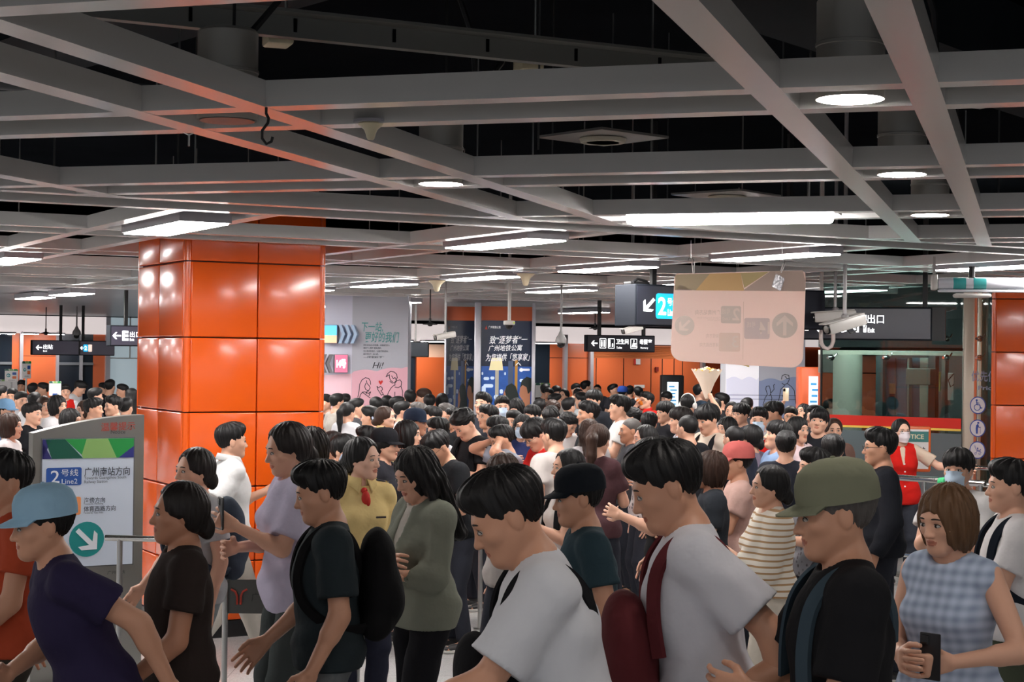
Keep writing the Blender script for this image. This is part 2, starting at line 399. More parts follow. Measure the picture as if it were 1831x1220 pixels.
# S-hook and bell antennas
hp = atz(476, 192, 2.882)
hk = MB().tube([(0, 0, 0), (0, 0, -.02), (.008, 0, -.035), (.006, 0, -.05), (-.012, 0, -.075), (-.012, 0, -.1), (.002, 0, -.118), (.018, 0, -.11), (.022, 0, -.095)], .0048, 8).build('hook', BLACK)
hk.location = hp; tag(hk, 'black metal S-hook hanging from the orange-tinted beam crossing', 'hook')
MBk = MB().tube([(0, 0, 0), (.02, 0, -.01), (0, 0, -.02), (-.02, 0, -.01)], .003, 6, closed=True).cyl((0, 0, .0), (0, 0, .05), .006, 6).cyl((0, 0, -.02), (0, 0, -.06), .004, 6).build('bracket', STEEL)
MBk.location = at(338, 232, 6.0); tag(MBk, 'small metal suspension bracket under the lower near beam', 'bracket')
def antenna(px, py, y, s, lb):
    p = at(px, py, y)
    r = empty('ceiling_antenna', (p.x, p.y, p.z), 0, lb, 'antenna')
    MB().lathe([(.0, -.112 * s), (.018 * s, -.109 * s), (.028 * s, -.096 * s), (.034 * s, -.07 * s), (.046 * s, -.04 * s), (.075 * s, -.013 * s), (.09 * s, 0), (.08 * s, .004)], 22).build('bell', BEIGE, r)
    MB().lathe([(.12 * s, .004), (.12 * s, .014), (.0, .014)], 22).build('ceiling_rose', mat('rose_grey', (170, 168, 176), .4), r)
antenna(663, 222, 5.72, .5, 'beige bell antenna stuck under a near ceiling beam beside the hook')
antenna(781, 502, 16.6, 1.0, 'beige bell-shaped ceiling antenna, the one nearer the grey poster column')
antenna(940, 490, 15.6, 1.0, 'beige bell-shaped ceiling antenna beside the end of a panel light')
sd = empty('smoke_detector', tuple(atz(802, 534, 2.885)), 0, 'small white smoke detector under the slatted ceiling', 'smoke detector')
MB().lathe([(.0, -.05), (.04, -.05), (.06, -.03), (.07, 0), (.02, .001), (.02, .115)], 16).build('cap', CAMW, sd)

# ------------------------------------------------------------------ orange pillars
def pillar(name, corner, ux, uy, wx, wy, zs, ztop, label, splitx, splity, base=.12):
    """clad column: corner is the nearest corner, ux/uy unit vectors along its two visible faces"""
    ang = math.atan2(ux.y, ux.x)
    r = empty(name, (corner.x, corner.y, 0), ang, label, 'pillar', kind='structure')
    MB().box((wx / 2, wy / 2, ztop / 2), (wx - .05, wy - .05, ztop)).build('core', GROOVE, r)
    b = MB(); g = .009
    cw = .035
    for z0, z1 in zip(zs[:-1], zs[1:]):
        xs = [cw] + [s for s in splitx] + [wx - cw]; ys = [cw] + [s for s in splity] + [wy - cw]
        for a, c in zip(xs[:-1], xs[1:]):
            for yy in (0.0125, wy - .0125): b.rbox(((a + c) / 2, yy, (z0 + z1) / 2), (c - a - g, .045, z1 - z0 - g), .007, 3)
        for a, c in zip(ys[:-1], ys[1:]):
            for xx in (0.0125, wx - .0125): b.rbox((xx, (a + c) / 2, (z0 + z1) / 2), (.045, c - a - g, z1 - z0 - g), .011, 3)
        for cx, cy in ((cw / 2 + .003, cw / 2 + .003), (wx - cw / 2 - .003, cw / 2 + .003), (cw / 2 + .003, wy - cw / 2 - .003), (wx - cw / 2 - .003, wy - cw / 2 - .003)):
            b.cyl((cx, cy, z0 + g / 2), (cx, cy, z1 - g / 2), cw * .82, 20)
    b.build('cladding', ORANGE, r)
    MB().box((wx / 2, wy / 2, base / 2), (wx + .03, wy + .03, base)).build('plinth', BASEB, r)
    return r
pc = at(331, 604, 12.0)
wx = along(pc, N2, 579.5); wy = along(pc, M2, 246.5); sx = along(pc, N2, 459.5); sy = along(pc, M2, 285)
pillar('pillar', pc, N2, M2, wx, wy, [.12, .55, 1.098, 1.645, 2.19, 2.742, 3.3], 3.3, 'big glossy orange clad pillar standing behind the notice stand', [sx], [sy])
pr = at(1774.5, 604, 16.9)
pillar('pillar', pr, T1, L1, 1.1, 1.1, [.12, .545, 1.09, 1.63, 2.17, 2.71, 3.3], 3.3, 'orange clad pillar cut by the photo edge beside the lift stickers', [.55], [.55])
# ------------------------------------------------------------------ far walls of the hall (left)
GLASSD = mat('dark_glazing', (34, 42, 52), .08, spec=.7)
FROST = mat('backlit_frosted_glass', (196, 214, 222), .35, emit=.3)  # glow in the glass stands in for light from behind
WL0 = N2 * 0 + M2 * 40.0
def wallx(px, m=40.0): return along(M2 * m, N2, px)
wl = empty('wall_far', tuple(M2 * 40.0), A2, kind='structure')
def strip(px0, px1, z0, z1, name, m_, dy=0., th=.06, parent=None, mm=40.0):
    a, c = wallx(px0, mm), wallx(px1, mm)
    o = MB().box(((a + c) / 2, dy, (z0 + z1) / 2), (c - a, th, z1 - z0)).build(name, m_, parent or wl); return o
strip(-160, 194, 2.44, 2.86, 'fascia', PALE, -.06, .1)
strip(-160, 260, 2.86, 4.2, 'bulkhead', DARK, .3)
strip(-160, 260, 0, 4.2, 'backing', mat('far_backing_grey', (70, 66, 66), .7), .9)  # plain dark grey backing
strip(-160, 21, 0, 2.44, 'glazing', GLASSD)
strip(21, 34, 0, 2.44, 'orange_panel', ORANGEW)
strip(34, 40, 0, 2.5, 'post', POSTW, -.05, .12)
strip(40, 99, 0, 2.44, 'orange_panel', ORANGEW)
strip(40, 99, 1.9, 1.912, 'joint', GROOVE, -.025, .02)
strip(99, 104, 0, 2.5, 'post', POSTW, -.05, .12)
strip(104, 166, 0, 2.44, 'glazing', GLASSD)
strip(141.5, 147, 0, 2.44, 'mullion', POSTW, -.03, .1)
strip(104, 166, 1.70, 1.76, 'transom', mat('mullion_grey', (120, 124, 130), .4), -.035, .06)
strip(-160, 21, 1.70, 1.76, 'transom', mat('mullion_grey', (120, 124, 130), .4), -.035, .06)
strip(166, 187, 0, 2.44, 'orange_panel', ORANGEW)
strip(187, 195, 0, 2.86, 'post', POSTW, -.06, .14)
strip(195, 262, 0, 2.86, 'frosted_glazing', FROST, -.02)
strip(195, 262, 1.86, 1.885, 'transom', STEEL, -.06, .04)
strip(230, 232, 1.86, 2.86, 'mullion', STEEL, -.06, .04)
# a column of light strips seen deep behind the left fascia
for k, px in enumerate((8, 50, 96)):
    q = M2 * 39.2 + N2 * wallx(px + 4, 39.2)
    r = empty('panel_light', (q.x, q.y, 2.42), A2, ['slim light at the photo edge under the left fascia', 'slim light under the pale fascia above the dome camera', 'slim light under the pale fascia above the way-out sign'][k], 'ceiling light', 'slim lights under the left fascia')
    MB().box((0, 0, .02), (.36, .3, .04)).build('lamp_housing', LAMPBODY, r); MB().box((0, 0, -.004), (.32, .26, .008)).build('diffuser', PANELM, r)
# ------------------------------------------------------------------ far orange wall of the toilets
MO = 37.0
wo = empty('wall_toilets', tuple(M2 * MO), A2, kind='structure')
def so(px0, px1, z0, z1, name, m_, dy=0., th=.06): return strip(px0, px1, z0, z1, name, m_, dy, th, wo, MO)
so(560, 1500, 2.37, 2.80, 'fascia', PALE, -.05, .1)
so(560, 1500, 2.80, 4.2, 'bulkhead', DARK, .3)
so(560, 620, 0, 2.37, 'orange_panel', mat('orange_brown_panel', (168, 82, 46), .4))
so(700, 757, 0, 2.37, 'glazing', GLASSD)
so(742, 797, 0, 1.98, 'orange_panel', mat('orange_wall_plain', (206, 98, 50), .4), -.08)
so(735, 800, 1.98, 2.3, 'posters', mat('peach_poster', (240, 196, 168), .5), -.06)
so(950, 982, 0, 2.37, 'glazing', GLASSD)
so(982, 1054, 0, 2.37, 'orange_panel', ORANGEW)
so(1054, 1250, 0, 2.02, 'orange_panel', ORANGEW)
so(1250, 1500, 0, 2.37, 'orange_panel', mat('orange_deep_panel', (176, 74, 38), .35, coat=.2))
b = MB()
a, c = wallx(1054, MO), wallx(1252, MO)
z = 2.03
while z < 2.36:
    b.box(((a + c) / 2, -.02, z), (c - a, .05, .028), 0, Matrix.Rotation(R(35), 3, 'X')); z += .048
b.build('louvre_grille', mat('louvre_orange', (206, 120, 72), .4), wo)
so(1054, 1252, 2.0, 2.4, 'grille_backing', mat('grille_dark', (92, 46, 30), .6), .05, .03)
for px in (1007, 1053.5, 1253):
    so(px - 3, px + 3, 0, 2.6, 'post', POSTW, -.1, .1)
for px in (1065, 1114, 1163, 1183, 1204, 1219): so(px - .5, px + .5, 0, 2.0, 'joint', GROOVE, -.035, .02)
so(982, 1054, 1.99, 2.005, 'joint', GROOVE, -.035, .02)
so(1135, 1143, 1.84, 1.99, 'notice_plate', WHITEP, -.05, .02)
so(1132, 1135, 1.84, 1.99, 'alarm_plate', mat('alarm_red', (200, 40, 30), .4), -.05, .02)
so(1170, 1175, 1.66, 1.78, 'alarm_box', mat('alarm_dark_red', (120, 34, 26), .4), -.06, .05)
so(1133, 1151, 1.22, 1.3, 'door_plate', WHITEP, -.05, .02)
for k, px in enumerate((978, 1100, 1230, 775, 715)):
    q = M2 * (MO - .9) + N2 * wallx(px, MO - .9)
    r = empty('panel_light', (q.x, q.y, 2.36), A2, ['slim light beside the bright navy poster under the far fascia', 'slim light behind the toilet sign under the far fascia', 'slim light under the far fascia behind the cardboard sheet', 'slim light above the plain orange panel beside the dim poster', 'slim light above the dark monitor'][k], 'ceiling light', 'slim lights under the far fascia')
    MB().box((0, 0, .02), (.6, .3, .04)).build('lamp_housing', LAMPBODY, r); MB().box((0, 0, -.004), (.56, .26, .008)).build('diffuser', PANELM, r)

# ------------------------------------------------------------------ poster column, grey and pink
TEAL = mat('ink_teal', (76, 150, 148), .6); INK = mat('ink_black', (34, 34, 40), .6); REDI = mat('ink_red', (205, 40, 34), .6)
GREYP = mat('poster_grey', (178, 180, 190), .5); PINK = mat('poster_pink', (226, 172, 186), .5); LAV = mat('column_lavender', (206, 206, 222), .5)
PX0, PX1 = 629.5, 729.5
pcA = at(PX0, 620, 23.0)
YW = 0.0
def scal(w_px, y): return w_px * y / FPX
W = scal(100, 23.0)
r = empty('poster_column', (pcA.x, pcA.y, 0), 0, 'square column wrapped in a grey and pink love poster with teal brush lettering', 'poster column')
def zz(py, y, px=680): return CAMZ - (py - hor(px)) * y / FPX
Z = lambda py: zz(py, 23.0)
X = lambda px: (px - PX0) * 23.0 / FPX
MB().box((W / 2, .35, 1.45), (W, .7, 2.9)).build('column_body', GREYP, r)
side = MB().box((-.19, .2, 1.45), (.38, .4, 2.9)); side.build('column_wing', LAV, r)
wave = [(0, 0), (0, Z(668))] + [(W * t, Z(666 - 4 * abs(math.sin(t * 7.0)) - 9 * t * t)) for t in [i / 24 for i in range(1, 24)]] + [(W, Z(656)), (W, 0)]
MB().prism(wave, -.004, .0).build('pink_field', PINK, r)
MB().prism([(-.375, 0), (-.375, Z(672)), (-.003, Z(669)), (-.003, 0)], -.004, 0).build('pink_field', mat('poster_pink_light', (240, 198, 210), .5), r)
text(r, '下一站,', X(665.5), Z(585), X(684) - X(646), Z(576) - Z(594), TEAL, -.008, bold=.008, shear=.15)
text(r, '更好的我们', X(682.5), Z(603), X(714) - X(652), Z(594) - Z(613), TEAL, -.008, bold=.008, shear=.15)
for k, s in enumerate(('那些在街边口的相遇，没能留住的人', '撞成了心里的“最美遗憾”，', '但正是这些经历，让我们学会成长，', '最终将在下一站心愿，')):
    text(r, s, X(650 + [47, 33, 45, 27][k] / 2), Z(617.5 + k * 5.4), X([47, 33, 45, 27][k]) - X(0), .027, INK, -.008)
text(r, '—— 摘录“我们成为了更暖”', X(668.5), Z(639), X(37) - X(0), .03, INK, -.008, bold=.008)
text(r, 'Hi!', X(676.5), Z(653.5), X(20) - X(0), .085, INK, -.008, shear=.3)
def S(pts): return [((px - PX0) * 23.0 / FPX, Z(py)) for px, py in pts]
lw = .0095
d = MB()
# the drawn girl (hair, face, coat) and the drawn boy with hood, hand and heart
for pts in ([(641, 711), (643, 700), (644, 688), (648, 680), (654, 676), (660, 677), (663, 682), (663.5, 688)], [(656, 681), (657, 686), (661, 690), (663, 694), (661, 697), (660, 700)], [(655, 686), (653, 692), (655, 697), (659, 699), (656, 702), (656, 705)],
            [(649, 702), (653, 701), (660, 704), (664, 701), (661, 708)], [(649, 702), (646, 706), (644, 712)], [(649, 702), (656, 707), (663, 712)],
            [(703, 683), (699, 680), (697, 675), (697, 670), (691, 674), (694, 668), (699, 664), (705, 665), (710, 669), (711, 675), (709, 681), (706, 684), (702, 685), (698, 682)],
            [(701, 672), (704, 677), (707, 675), (709, 679)], [(706, 687), (710, 681), (716, 679), (719, 683), (718, 690), (713, 693), (707, 692)], [(700, 694), (704, 690), (708, 688)], [(700, 694), (696, 701), (692, 712)], [(718, 691), (721, 700), (721, 712)], [(707, 701), (707, 712)],
            [(691, 711), (686, 705), (683, 707), (680, 702), (676, 696), (675, 691), (678, 694), (681, 691), (684, 693), (685, 697), (682, 699), (686, 704)]):
    d.stroke(S(pts), lw, -.009)
d.build('line_drawing', INK, r, 0)
hx, hz = (681.5 - PX0) * 23.0 / FPX, Z(684)
MB().prism([(hx, hz - .035), (hx + .03, hz + .005), (hx + .028, hz + .025), (hx + .012, hz + .028), (hx, hz + .012), (hx - .014, hz + .026), (hx - .028, hz + .02), (hx - .027, hz)], -.010, -.007).build('heart', REDI, r)
# light boxes with chevrons on the column wing
def lightbox(px0, px1, py0, py1, y, colA, colB, flip, lb, txt):
    o = at((px0 + px1) / 2, (py0 + py1) / 2, y); w, h = scal(px1 - px0, y), scal(py1 - py0, y)
    r = empty('light_box', tuple(o), R(14 if flip else -6), lb, 'lit sign')
    MB().box((0, .06, 0), (w, .12, h)).build('housing', mat('lightbox_grey', (120, 120, 128), .5), r)
    if colA == colB: MB().box((0, -.004, 0), (w * .94, .008, h * .94)).build('lit_face', mat('lit_pink', (230, 110, 140), .5, emit=.55), r)
    else:
        MB().box((0, -.004, h * .2), (w * .96, .008, h * .55)).build('lit_face', mat('lit_sky', (90, 180, 232), .5, emit=.8), r)
        MB().box((0, -.004, -h * .27), (w * .96, .008, h * .42)).build('lit_face', mat('lit_peach', (244, 176, 140), .5, emit=.8), r)
    s = -1 if flip else 1
    for k in range(3):
        x0 = s * (w / 2 + .02 + .085 * k); t = s * .045
        b = MB().prism([(x0, h / 2), (x0 + t, h / 2), (x0 + t * 2.1, 0), (x0 + t, -h / 2), (x0, -h / 2), (x0 + t * 1.1, 0)], -.02, .1)
        if k < 2 or not flip: b.build('chevron', (mat('chevron_grey', (116, 112, 116), .4) if flip else mat('chevron_blue', (150, 176, 206), .3)), r)
    if txt: text(r, txt, 0, 0, w * .72, h * .5, mat('lit_text_white', (255, 255, 255), .5, emit=1.4), -.012, bold=.05)
    return r
lightbox(578, 603, 581, 614, 22.86, (140, 214, 250), (255, 214, 190), False, 'glowing sky-blue and peach box sign with chevrons beside the orange pillar', None)
lightbox(598, 622, 634, 667, 22.86, (248, 180, 196), (248, 180, 196), True, 'glowing pink box sign with white figures below the sky-blue box', '14号')
# dark screen hanging right of the column
sc_ = at(748, 625, 27)
r = empty('monitor', tuple(sc_), 0, 'dark blank monitor hanging beside the grey poster column', 'screen')
MB().rbox((0, .05, 0), (.34, .1, .25), .01).build('housing', BLACK, r); MB().box((0, -.003, 0), (.31, .01, .22)).build('screen', mat('screen_dark', (44, 52, 58), .2), r)
MB().box((-.05, .05, (.12 + ctop(sc_) - sc_.z) / 2), (.03, .03, ctop(sc_) - sc_.z - .12)).build('mount_pole', STEELD, r)

# ------------------------------------------------------------------ dark blue poster case (two faces on an orange band)
SILV = POSTW
def poster_face(px0, px1, y, yaw, lb, dim):
    a = at(px0, 640, y); u = Vector((math.cos(yaw), math.sin(yaw), 0)); w = along(a, u, px1)
    r = empty('poster_case', (a.x, a.y, 0), yaw, lb, 'poster')
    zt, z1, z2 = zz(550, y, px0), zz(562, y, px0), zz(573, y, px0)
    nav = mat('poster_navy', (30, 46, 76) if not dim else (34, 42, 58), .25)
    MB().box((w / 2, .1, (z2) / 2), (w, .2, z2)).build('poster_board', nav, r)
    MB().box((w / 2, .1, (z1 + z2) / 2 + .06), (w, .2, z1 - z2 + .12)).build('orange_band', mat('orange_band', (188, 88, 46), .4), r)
    k = .55 if dim else 1  # dim copy: shade painted in by darkening every print colour
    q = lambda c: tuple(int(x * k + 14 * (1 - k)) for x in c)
    e = 0 if dim else .35  # bright copy: glow added to its print, no lamp behind it
    z = lambda py: zz(py, y, px0)
    yb = -.003
    b = MB(); b.prism([(.0, z(730)), (w, z(730)), (w, z(655)), (0, z(655))], yb - .001, yb); b.build('city_field', mat('poster_blue%d' % dim, q((38, 84, 160)), .3, emit=e * .9, vary=.5, bscale=9), r)
    b = MB(); b.prism([(w * .15, z(662)), (w * .43, z(662)), (w * .40, z(640)), (w * .2, z(640))], yb - .004, yb - .002); b.build('lamp_shade_print', mat('poster_cream%d' % dim, q((240, 226, 176)), .3, emit=e), r)
    b = MB(); b.box((w * .31, yb - .003, z(695)), (w * .07, .002, z(662) - z(728)), 0); b.build('lamp_base_print', mat('poster_cream2%d' % dim, q((196, 190, 170)), .3, emit=e * .4), r)
    b = MB(); b.box((w * .58, yb - .003, z(690)), (w * .1, .002, z(645) - z(735)), 0); b.build('curtain_print', mat('poster_slate%d' % dim, q((92, 108, 140)), .3), r)
    b = MB(); b.box((w * .69, yb - .003, z(690)), (w * .055, .002, z(642) - z(735)), 0); b.build('door_print', mat('poster_gold%d' % dim, q((206, 150, 60)), .3, emit=e * .3), r)
    b = MB()
    for (ux, py, rw, rh) in ((.1, 677, .07, .02), (.14, 690, .12, .024), (.22, 676, .05, .02), (.05, 698, .05, .06), (.3, 710, .06, .03), (.47, 668, .02, .02), (.02, 668, .02, .02), (.16, 716, .08, .03), (.4, 700, .04, .03), (.8, 680, .05, .02)):
        b.prism(rrect(w * ux, z(py), w * rw * 1.6, rh * 2.2, min(rh, w * rw * .7)), yb - .004, yb - .003)
    b.build('light_prints', mat('poster_lights%d' % dim, q((208, 226, 250)), .3, emit=e * 1.2), r)
    # printed woman and man in profile
    b = MB()
    b.prism([(w * .42, z(735)), (w * .44, z(718)), (w * .43, z(712)), (w * .435, z(708)), (w * .45, z(701)), (w * .48, z(695)), (w * .52, z(700)), (w * .54, z(735))], yb - .007, yb - .005)
    b.prism([(w * .80, z(735)), (w * .83, z(716)), (w * .77, z(709)), (w * .755, z(705)), (w * .765, z(698)), (w * .78, z(688)), (w * .9, z(684)), (w * .98, z(690)), (w * .97, z(735))], yb - .007, yb - .005)
    b.build('skin_print', mat('poster_skin%d' % dim, q((206, 138, 102)), .35), r)
    b = MB()
    b.prism([(w * .46, z(735)), (w * .52, z(715)), (w * .47, z(700)), (w * .5, z(690)), (w * .6, z(685)), (w * .68, z(690)), (w * .74, z(706)), (w * .77, z(735))], yb - .010, yb - .008)
    b.prism([(w * .77, z(693)), (w * .8, z(680)), (w * .9, z(673)), (w * .995, z(676)), (w * .995, z(698)), (w * .93, z(704)), (w * .9, z(692)), (w * .82, z(688))], yb - .010, yb - .008)
    b.build('hair_print', mat('poster_hair%d' % dim, q((26, 40, 36)), .4), r)
    wt = mat('poster_white%d' % dim, q((244, 244, 248)), .4, emit=e * 1.1)
    text(r, '致“逐梦者”一', w * .53, z(607), w * .76, .118 * y / 24, wt, yb - .006, bold=.006, shear=.22, skew=.03)
    text(r, '广州地铁公寓', w * .47, z(622), w * .68, .092 * y / 24, wt, yb - .006, bold=.006, shear=.22, skew=.025)
    text(r, '为您提供「悠享家」', w * .52, z(638.5), w * .88, .108 * y / 24, wt, yb - .006, bold=.006, shear=.22, skew=.025)
    text(r, '广州地铁公寓', w * .25, z(585), w * .24, .04, wt, yb - .004)
    MB().prism([(w * .06, z(589)), (w * .085, z(582)), (w * .11, z(589))], yb - .005, yb - .003).build('emblem_print', mat('poster_red%d' % dim, q((210, 70, 60)), .4), r)
    b = MB(); b.stroke([(w * .68, z(653)), (w * .73, z(648)), (w * .78, z(653))], .012, yb - .006); b.prism(circ(w * .79, z(661), .028), yb - .006, yb - .005); b.prism(rrect(w * .88, z(660.5), w * .16, .03, .01), yb - .006, yb - .005); b.build('badge_print', wt, r)
    return r, w, u, a
poster_face(798, 848, 25.6, R(10), 'dim navy apartment poster painted darker for the shaded face of the poster case', 1)
poster_face(861, 951, 25.0, R(8), 'bright navy apartment poster with white brush lettering and two printed profiles', 0)
for k, (px, w) in enumerate(((796.5, 4), (854, 12), (954, 6.5))):
    p = at(px, 640, 24.95 if k else 25.5)
    o = MB().rbox((0, 0, 1.43), (scal(w, 25), .12, 2.86), .012).build('steel_post', SILV); o.location = (p.x, p.y, 0)
    tag(o, ['slim pale post at the dim end of the poster case', 'wide pale post between the dim and the bright navy poster', 'pale post at the far side of the bright navy poster'][k], 'post')
# ------------------------------------------------------------------ white and blue drawn column
yb_ = 23.5
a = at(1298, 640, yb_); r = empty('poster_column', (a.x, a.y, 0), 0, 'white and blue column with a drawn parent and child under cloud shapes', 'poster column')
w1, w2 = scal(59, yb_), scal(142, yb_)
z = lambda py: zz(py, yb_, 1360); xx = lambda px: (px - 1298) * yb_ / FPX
MB().box((w1 / 2, .3, 1.45), (w1, .6, 2.9)).build('column_body', mat('column_white_glow', (244, 242, 248), .5, emit=.28), r)  # glow added to brighten the white face
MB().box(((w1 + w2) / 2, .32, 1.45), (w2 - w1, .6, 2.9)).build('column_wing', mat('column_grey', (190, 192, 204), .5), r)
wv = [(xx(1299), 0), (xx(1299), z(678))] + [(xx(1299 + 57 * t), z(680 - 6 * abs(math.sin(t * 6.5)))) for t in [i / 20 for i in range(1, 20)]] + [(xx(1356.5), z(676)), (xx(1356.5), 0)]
MB().prism(wv, -.004, -.001).build('lilac_field', mat('column_lilac_glow', (216, 216, 234), .5, emit=.28), r)  # same added glow on the lilac field
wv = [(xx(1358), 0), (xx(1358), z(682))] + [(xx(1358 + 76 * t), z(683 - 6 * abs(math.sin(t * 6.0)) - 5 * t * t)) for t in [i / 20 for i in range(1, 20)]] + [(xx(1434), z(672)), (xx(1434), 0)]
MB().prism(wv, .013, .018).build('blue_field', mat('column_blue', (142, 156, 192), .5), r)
d = MB()
for pts in ([(1365, 725), (1369, 712), (1373, 705), (1370, 696), (1371, 691), (1376, 690), (1378, 696), (1379, 705), (1376, 708)], [(1379, 703), (1385, 696), (1384, 689), (1386, 687)], [(1379, 705), (1381, 712), (1380, 720)], [(1398, 678), (1399, 672), (1404, 669), (1411, 671), (1412, 678), (1409, 685), (1403, 688), (1399, 685)], [(1409, 686), (1416, 691), (1421, 698), (1424, 722)], [(1404, 689), (1397, 696), (1393, 718)], [(1400, 706), (1401, 710)], [(1404, 672), (1408, 677), (1411, 676)]):
    d.stroke([(xx(px), z(py)) for px, py in pts], .009, .011)
for py in (707, 714): d.stroke([(xx(1299), z(py)), (xx(1434), z(py))], .006, -.008)
d.build('line_drawing', INK, r, 0)
MB().prism([(xx(1312), z(650)), (xx(1340), z(657)), (xx(1338), z(645)), (xx(1314), z(638))], -.006, -.004).build('picture_print', mat('print_ochre', (190, 170, 84), .5), r)
# kiosk and ticket machine screens
def kiosk(px0, px1, pyt, pyb, y, lb, frame):
    a = at((px0 + px1) / 2, 700, y); r = empty('ticket_machine', (a.x, a.y, 0), 0, lb, 'machine')
    w = scal(px1 - px0, y); zt, zb = zz(pyt, y, px0), zz(pyb, y, px0)
    MB().rbox((0, .2, zt / 2 + .06), (w + .2, .4, zt + .12), .02).build('body', frame, r)
    MB().box((0, -.004, (zt + zb) / 2), (w, .012, zt - zb)).build('screen', mat('screen_lit', (214, 236, 246), .3, emit=.9), r)
    b = MB()
    for k in range(7): b.box((-w * .1 + w * .08 * (k % 3), -.012, zb + (zt - zb) * (.12 + .12 * k)), (w * (.5 + .1 * (k % 2)), .004, (zt - zb) * .045))
    b.build('screen_lines', mat('screen_blue', (60, 140, 196), .3, emit=.5), r)
kiosk(1446, 1467, 673, 760, 21.5, 'orange cabinet with a tall lit screen beside the lift glass', mat('kiosk_orange', (214, 92, 40), .4))
kiosk(1193, 1213, 683, 735, 30, 'dark cabinet with a lit blue screen before the far orange wall', BLACK)

# ------------------------------------------------------------------ hanging signs
def hsign(px0, px1, py0, py1, y, yaw, name, lb, face, depth=.16, poles=(), w=None):
    a = at(px0, (py0 + py1) / 2, y); u = Vector((math.cos(yaw), math.sin(yaw), 0))
    if w is None: w = along(a, u, px1)
    h = (py1 - py0) * y / FPX
    r = empty(name, tuple(a), yaw, lb, 'sign')
    MB().rbox((w / 2, depth / 2, 0), (w, depth, h), .008, 1).build('housing', SIGNB, r)
    MB().box((w / 2, -.003, 0), (w - .03, .01, h - .03)).build('face', face, r)
    for t in poles:
        zt = ctop(a) - a.z
        MB().box((w * t, depth / 2, (h / 2 + zt) / 2), (.045, .045, zt - h / 2)).build('hanger', BLACK, r)
    return r, w, h
YF = -.011
s, w, h = hsign(1136, 1475, 507.5, 583, 14.6, A2, 'line_sign', 'big dark hanging sign with a white arrow and cyan line plate, half behind the cardboard', NAVYS, .34, (.14, .86))
MB().prism(arrow(.135, 0, .078, 225), YF - .002, YF).build('arrow_print', WHITE_E, s)
MB().prism(rrect(.34, -.005, .26, .225, .025), YF - .001, YF + .001).build('line_plate', CYAN_E, s)
text(s, '2', .275, -.005, .085, .16, WHITE_E, YF - .003, bold=.02)
text(s, '号线', .385, .035, .11, .07, WHITE_E, YF - .003, bold=.008); text(s, 'Line2', .385, -.06, .1, .06, WHITE_E, YF - .003, bold=.015)
MB().rbox((.12, .17, h / 2 + .012), (.2, .12, .03), .01).build('cable_box', BLACK, s)
MB().tube([(.04, .1, h / 2 + .02), (.1, .12, h / 2 + .05), (.2, .12, h / 2 + .03), (.24, .15, h / 2)], .012, 6).build('cable', BLACK, s)

s, w, h = hsign(1372, 1666, 549, 607, 16.2, -A1, 'exit_sign', 'long dark exit sign hanging in front of the lift glass behind the bullet camera', mat('sign_face_slate', (58, 60, 70), .3), .14, (.955,))
k = 16.2 / FPX
lx = lambda px: (px - 1372) * k * 1.02
text(s, 'H', lx(1534), .0, .10, .165, WHITE_E, YF - .002, bold=.05)
text(s, '出口', lx(1558.5), .045, .155, .085, WHITE_E, YF - .002, bold=.008); text(s, 'Exit', lx(1551), -.062, .062, .045, WHITE_E, YF - .002, bold=.02)
text(s, '、', lx(1522), -.05, .03, .03, WHITE_E, YF - .002, bold=.03)
text(s, 'G', lx(1500), 0, .12, .17, WHITE_E, YF - .002, bold=.05)
text(s, 'F、', lx(1452), 0, .16, .17, WHITE_E, YF - .002, bold=.05)
MB().box((w + .06, .07, 0), (.12, .14, h)).build('end_housing', BLACK, s)

s, w, h = hsign(1049, 1171, 598.5, 629, 24, A2 * .75, 'toilet_sign', 'small black hanging toilet and nursery sign with white pictograms', NAVYS, .1, (.2, .85))
q = lambda px: (px - 1049) / 122 * w
MB().prism(arrow(q(1062), 0, .05, 180), YF - .002, YF).build('arrow_print', WHITE_E, s)
for px in (1077, 1092, 1132):
    o = MB().prism(rrect(q(px), .0, .105, .145, .01), YF - .001, YF).build('pictogram_plate', WHITE_E, s)
    MB().prism(rrect(q(px), .0, .088, .128, .008), YF - .003, YF - .0015).build('pictogram_field', NAVYS, o)
fr = MB()
for dx in (-.02, .02): fr.prism(circ(q(1077) + dx, .038, .011, 10), YF - .005, YF - .004).prism(rrect(q(1077) + dx, -.012, .022, .075, .006), YF - .005, YF - .004)
fr.prism(rrect(q(1089), -.01, .02, .08, .005), YF - .005, YF - .004).prism(circ(q(1089), .045, .01, 10), YF - .005, YF - .004).prism(rrect(q(1094), -.025, .018, .05, .005), YF - .005, YF - .004)
fr.prism(circ(q(1132), .04, .012, 10), YF - .005, YF - .004).prism([(q(1128), -.05), (q(1131), .02), (q(1137), .0), (q(1134), -.02), (q(1139), -.05)], YF - .005, YF - .004)
fr.build('pictogram', WHITE_E, s)
text(s, '卫生间', q(1111.5), .03, .2, .075, WHITE_E, YF - .002, bold=.0085); text(s, 'Toilet', q(1106), -.06, .09, .032, WHITE_E, YF - .002)
text(s, '母婴室', q(1153.5), .03, .2, .075, WHITE_E, YF - .002, bold=.0085); text(s, 'Nursery', q(1151), -.062, .12, .034, WHITE_E, YF - .002)

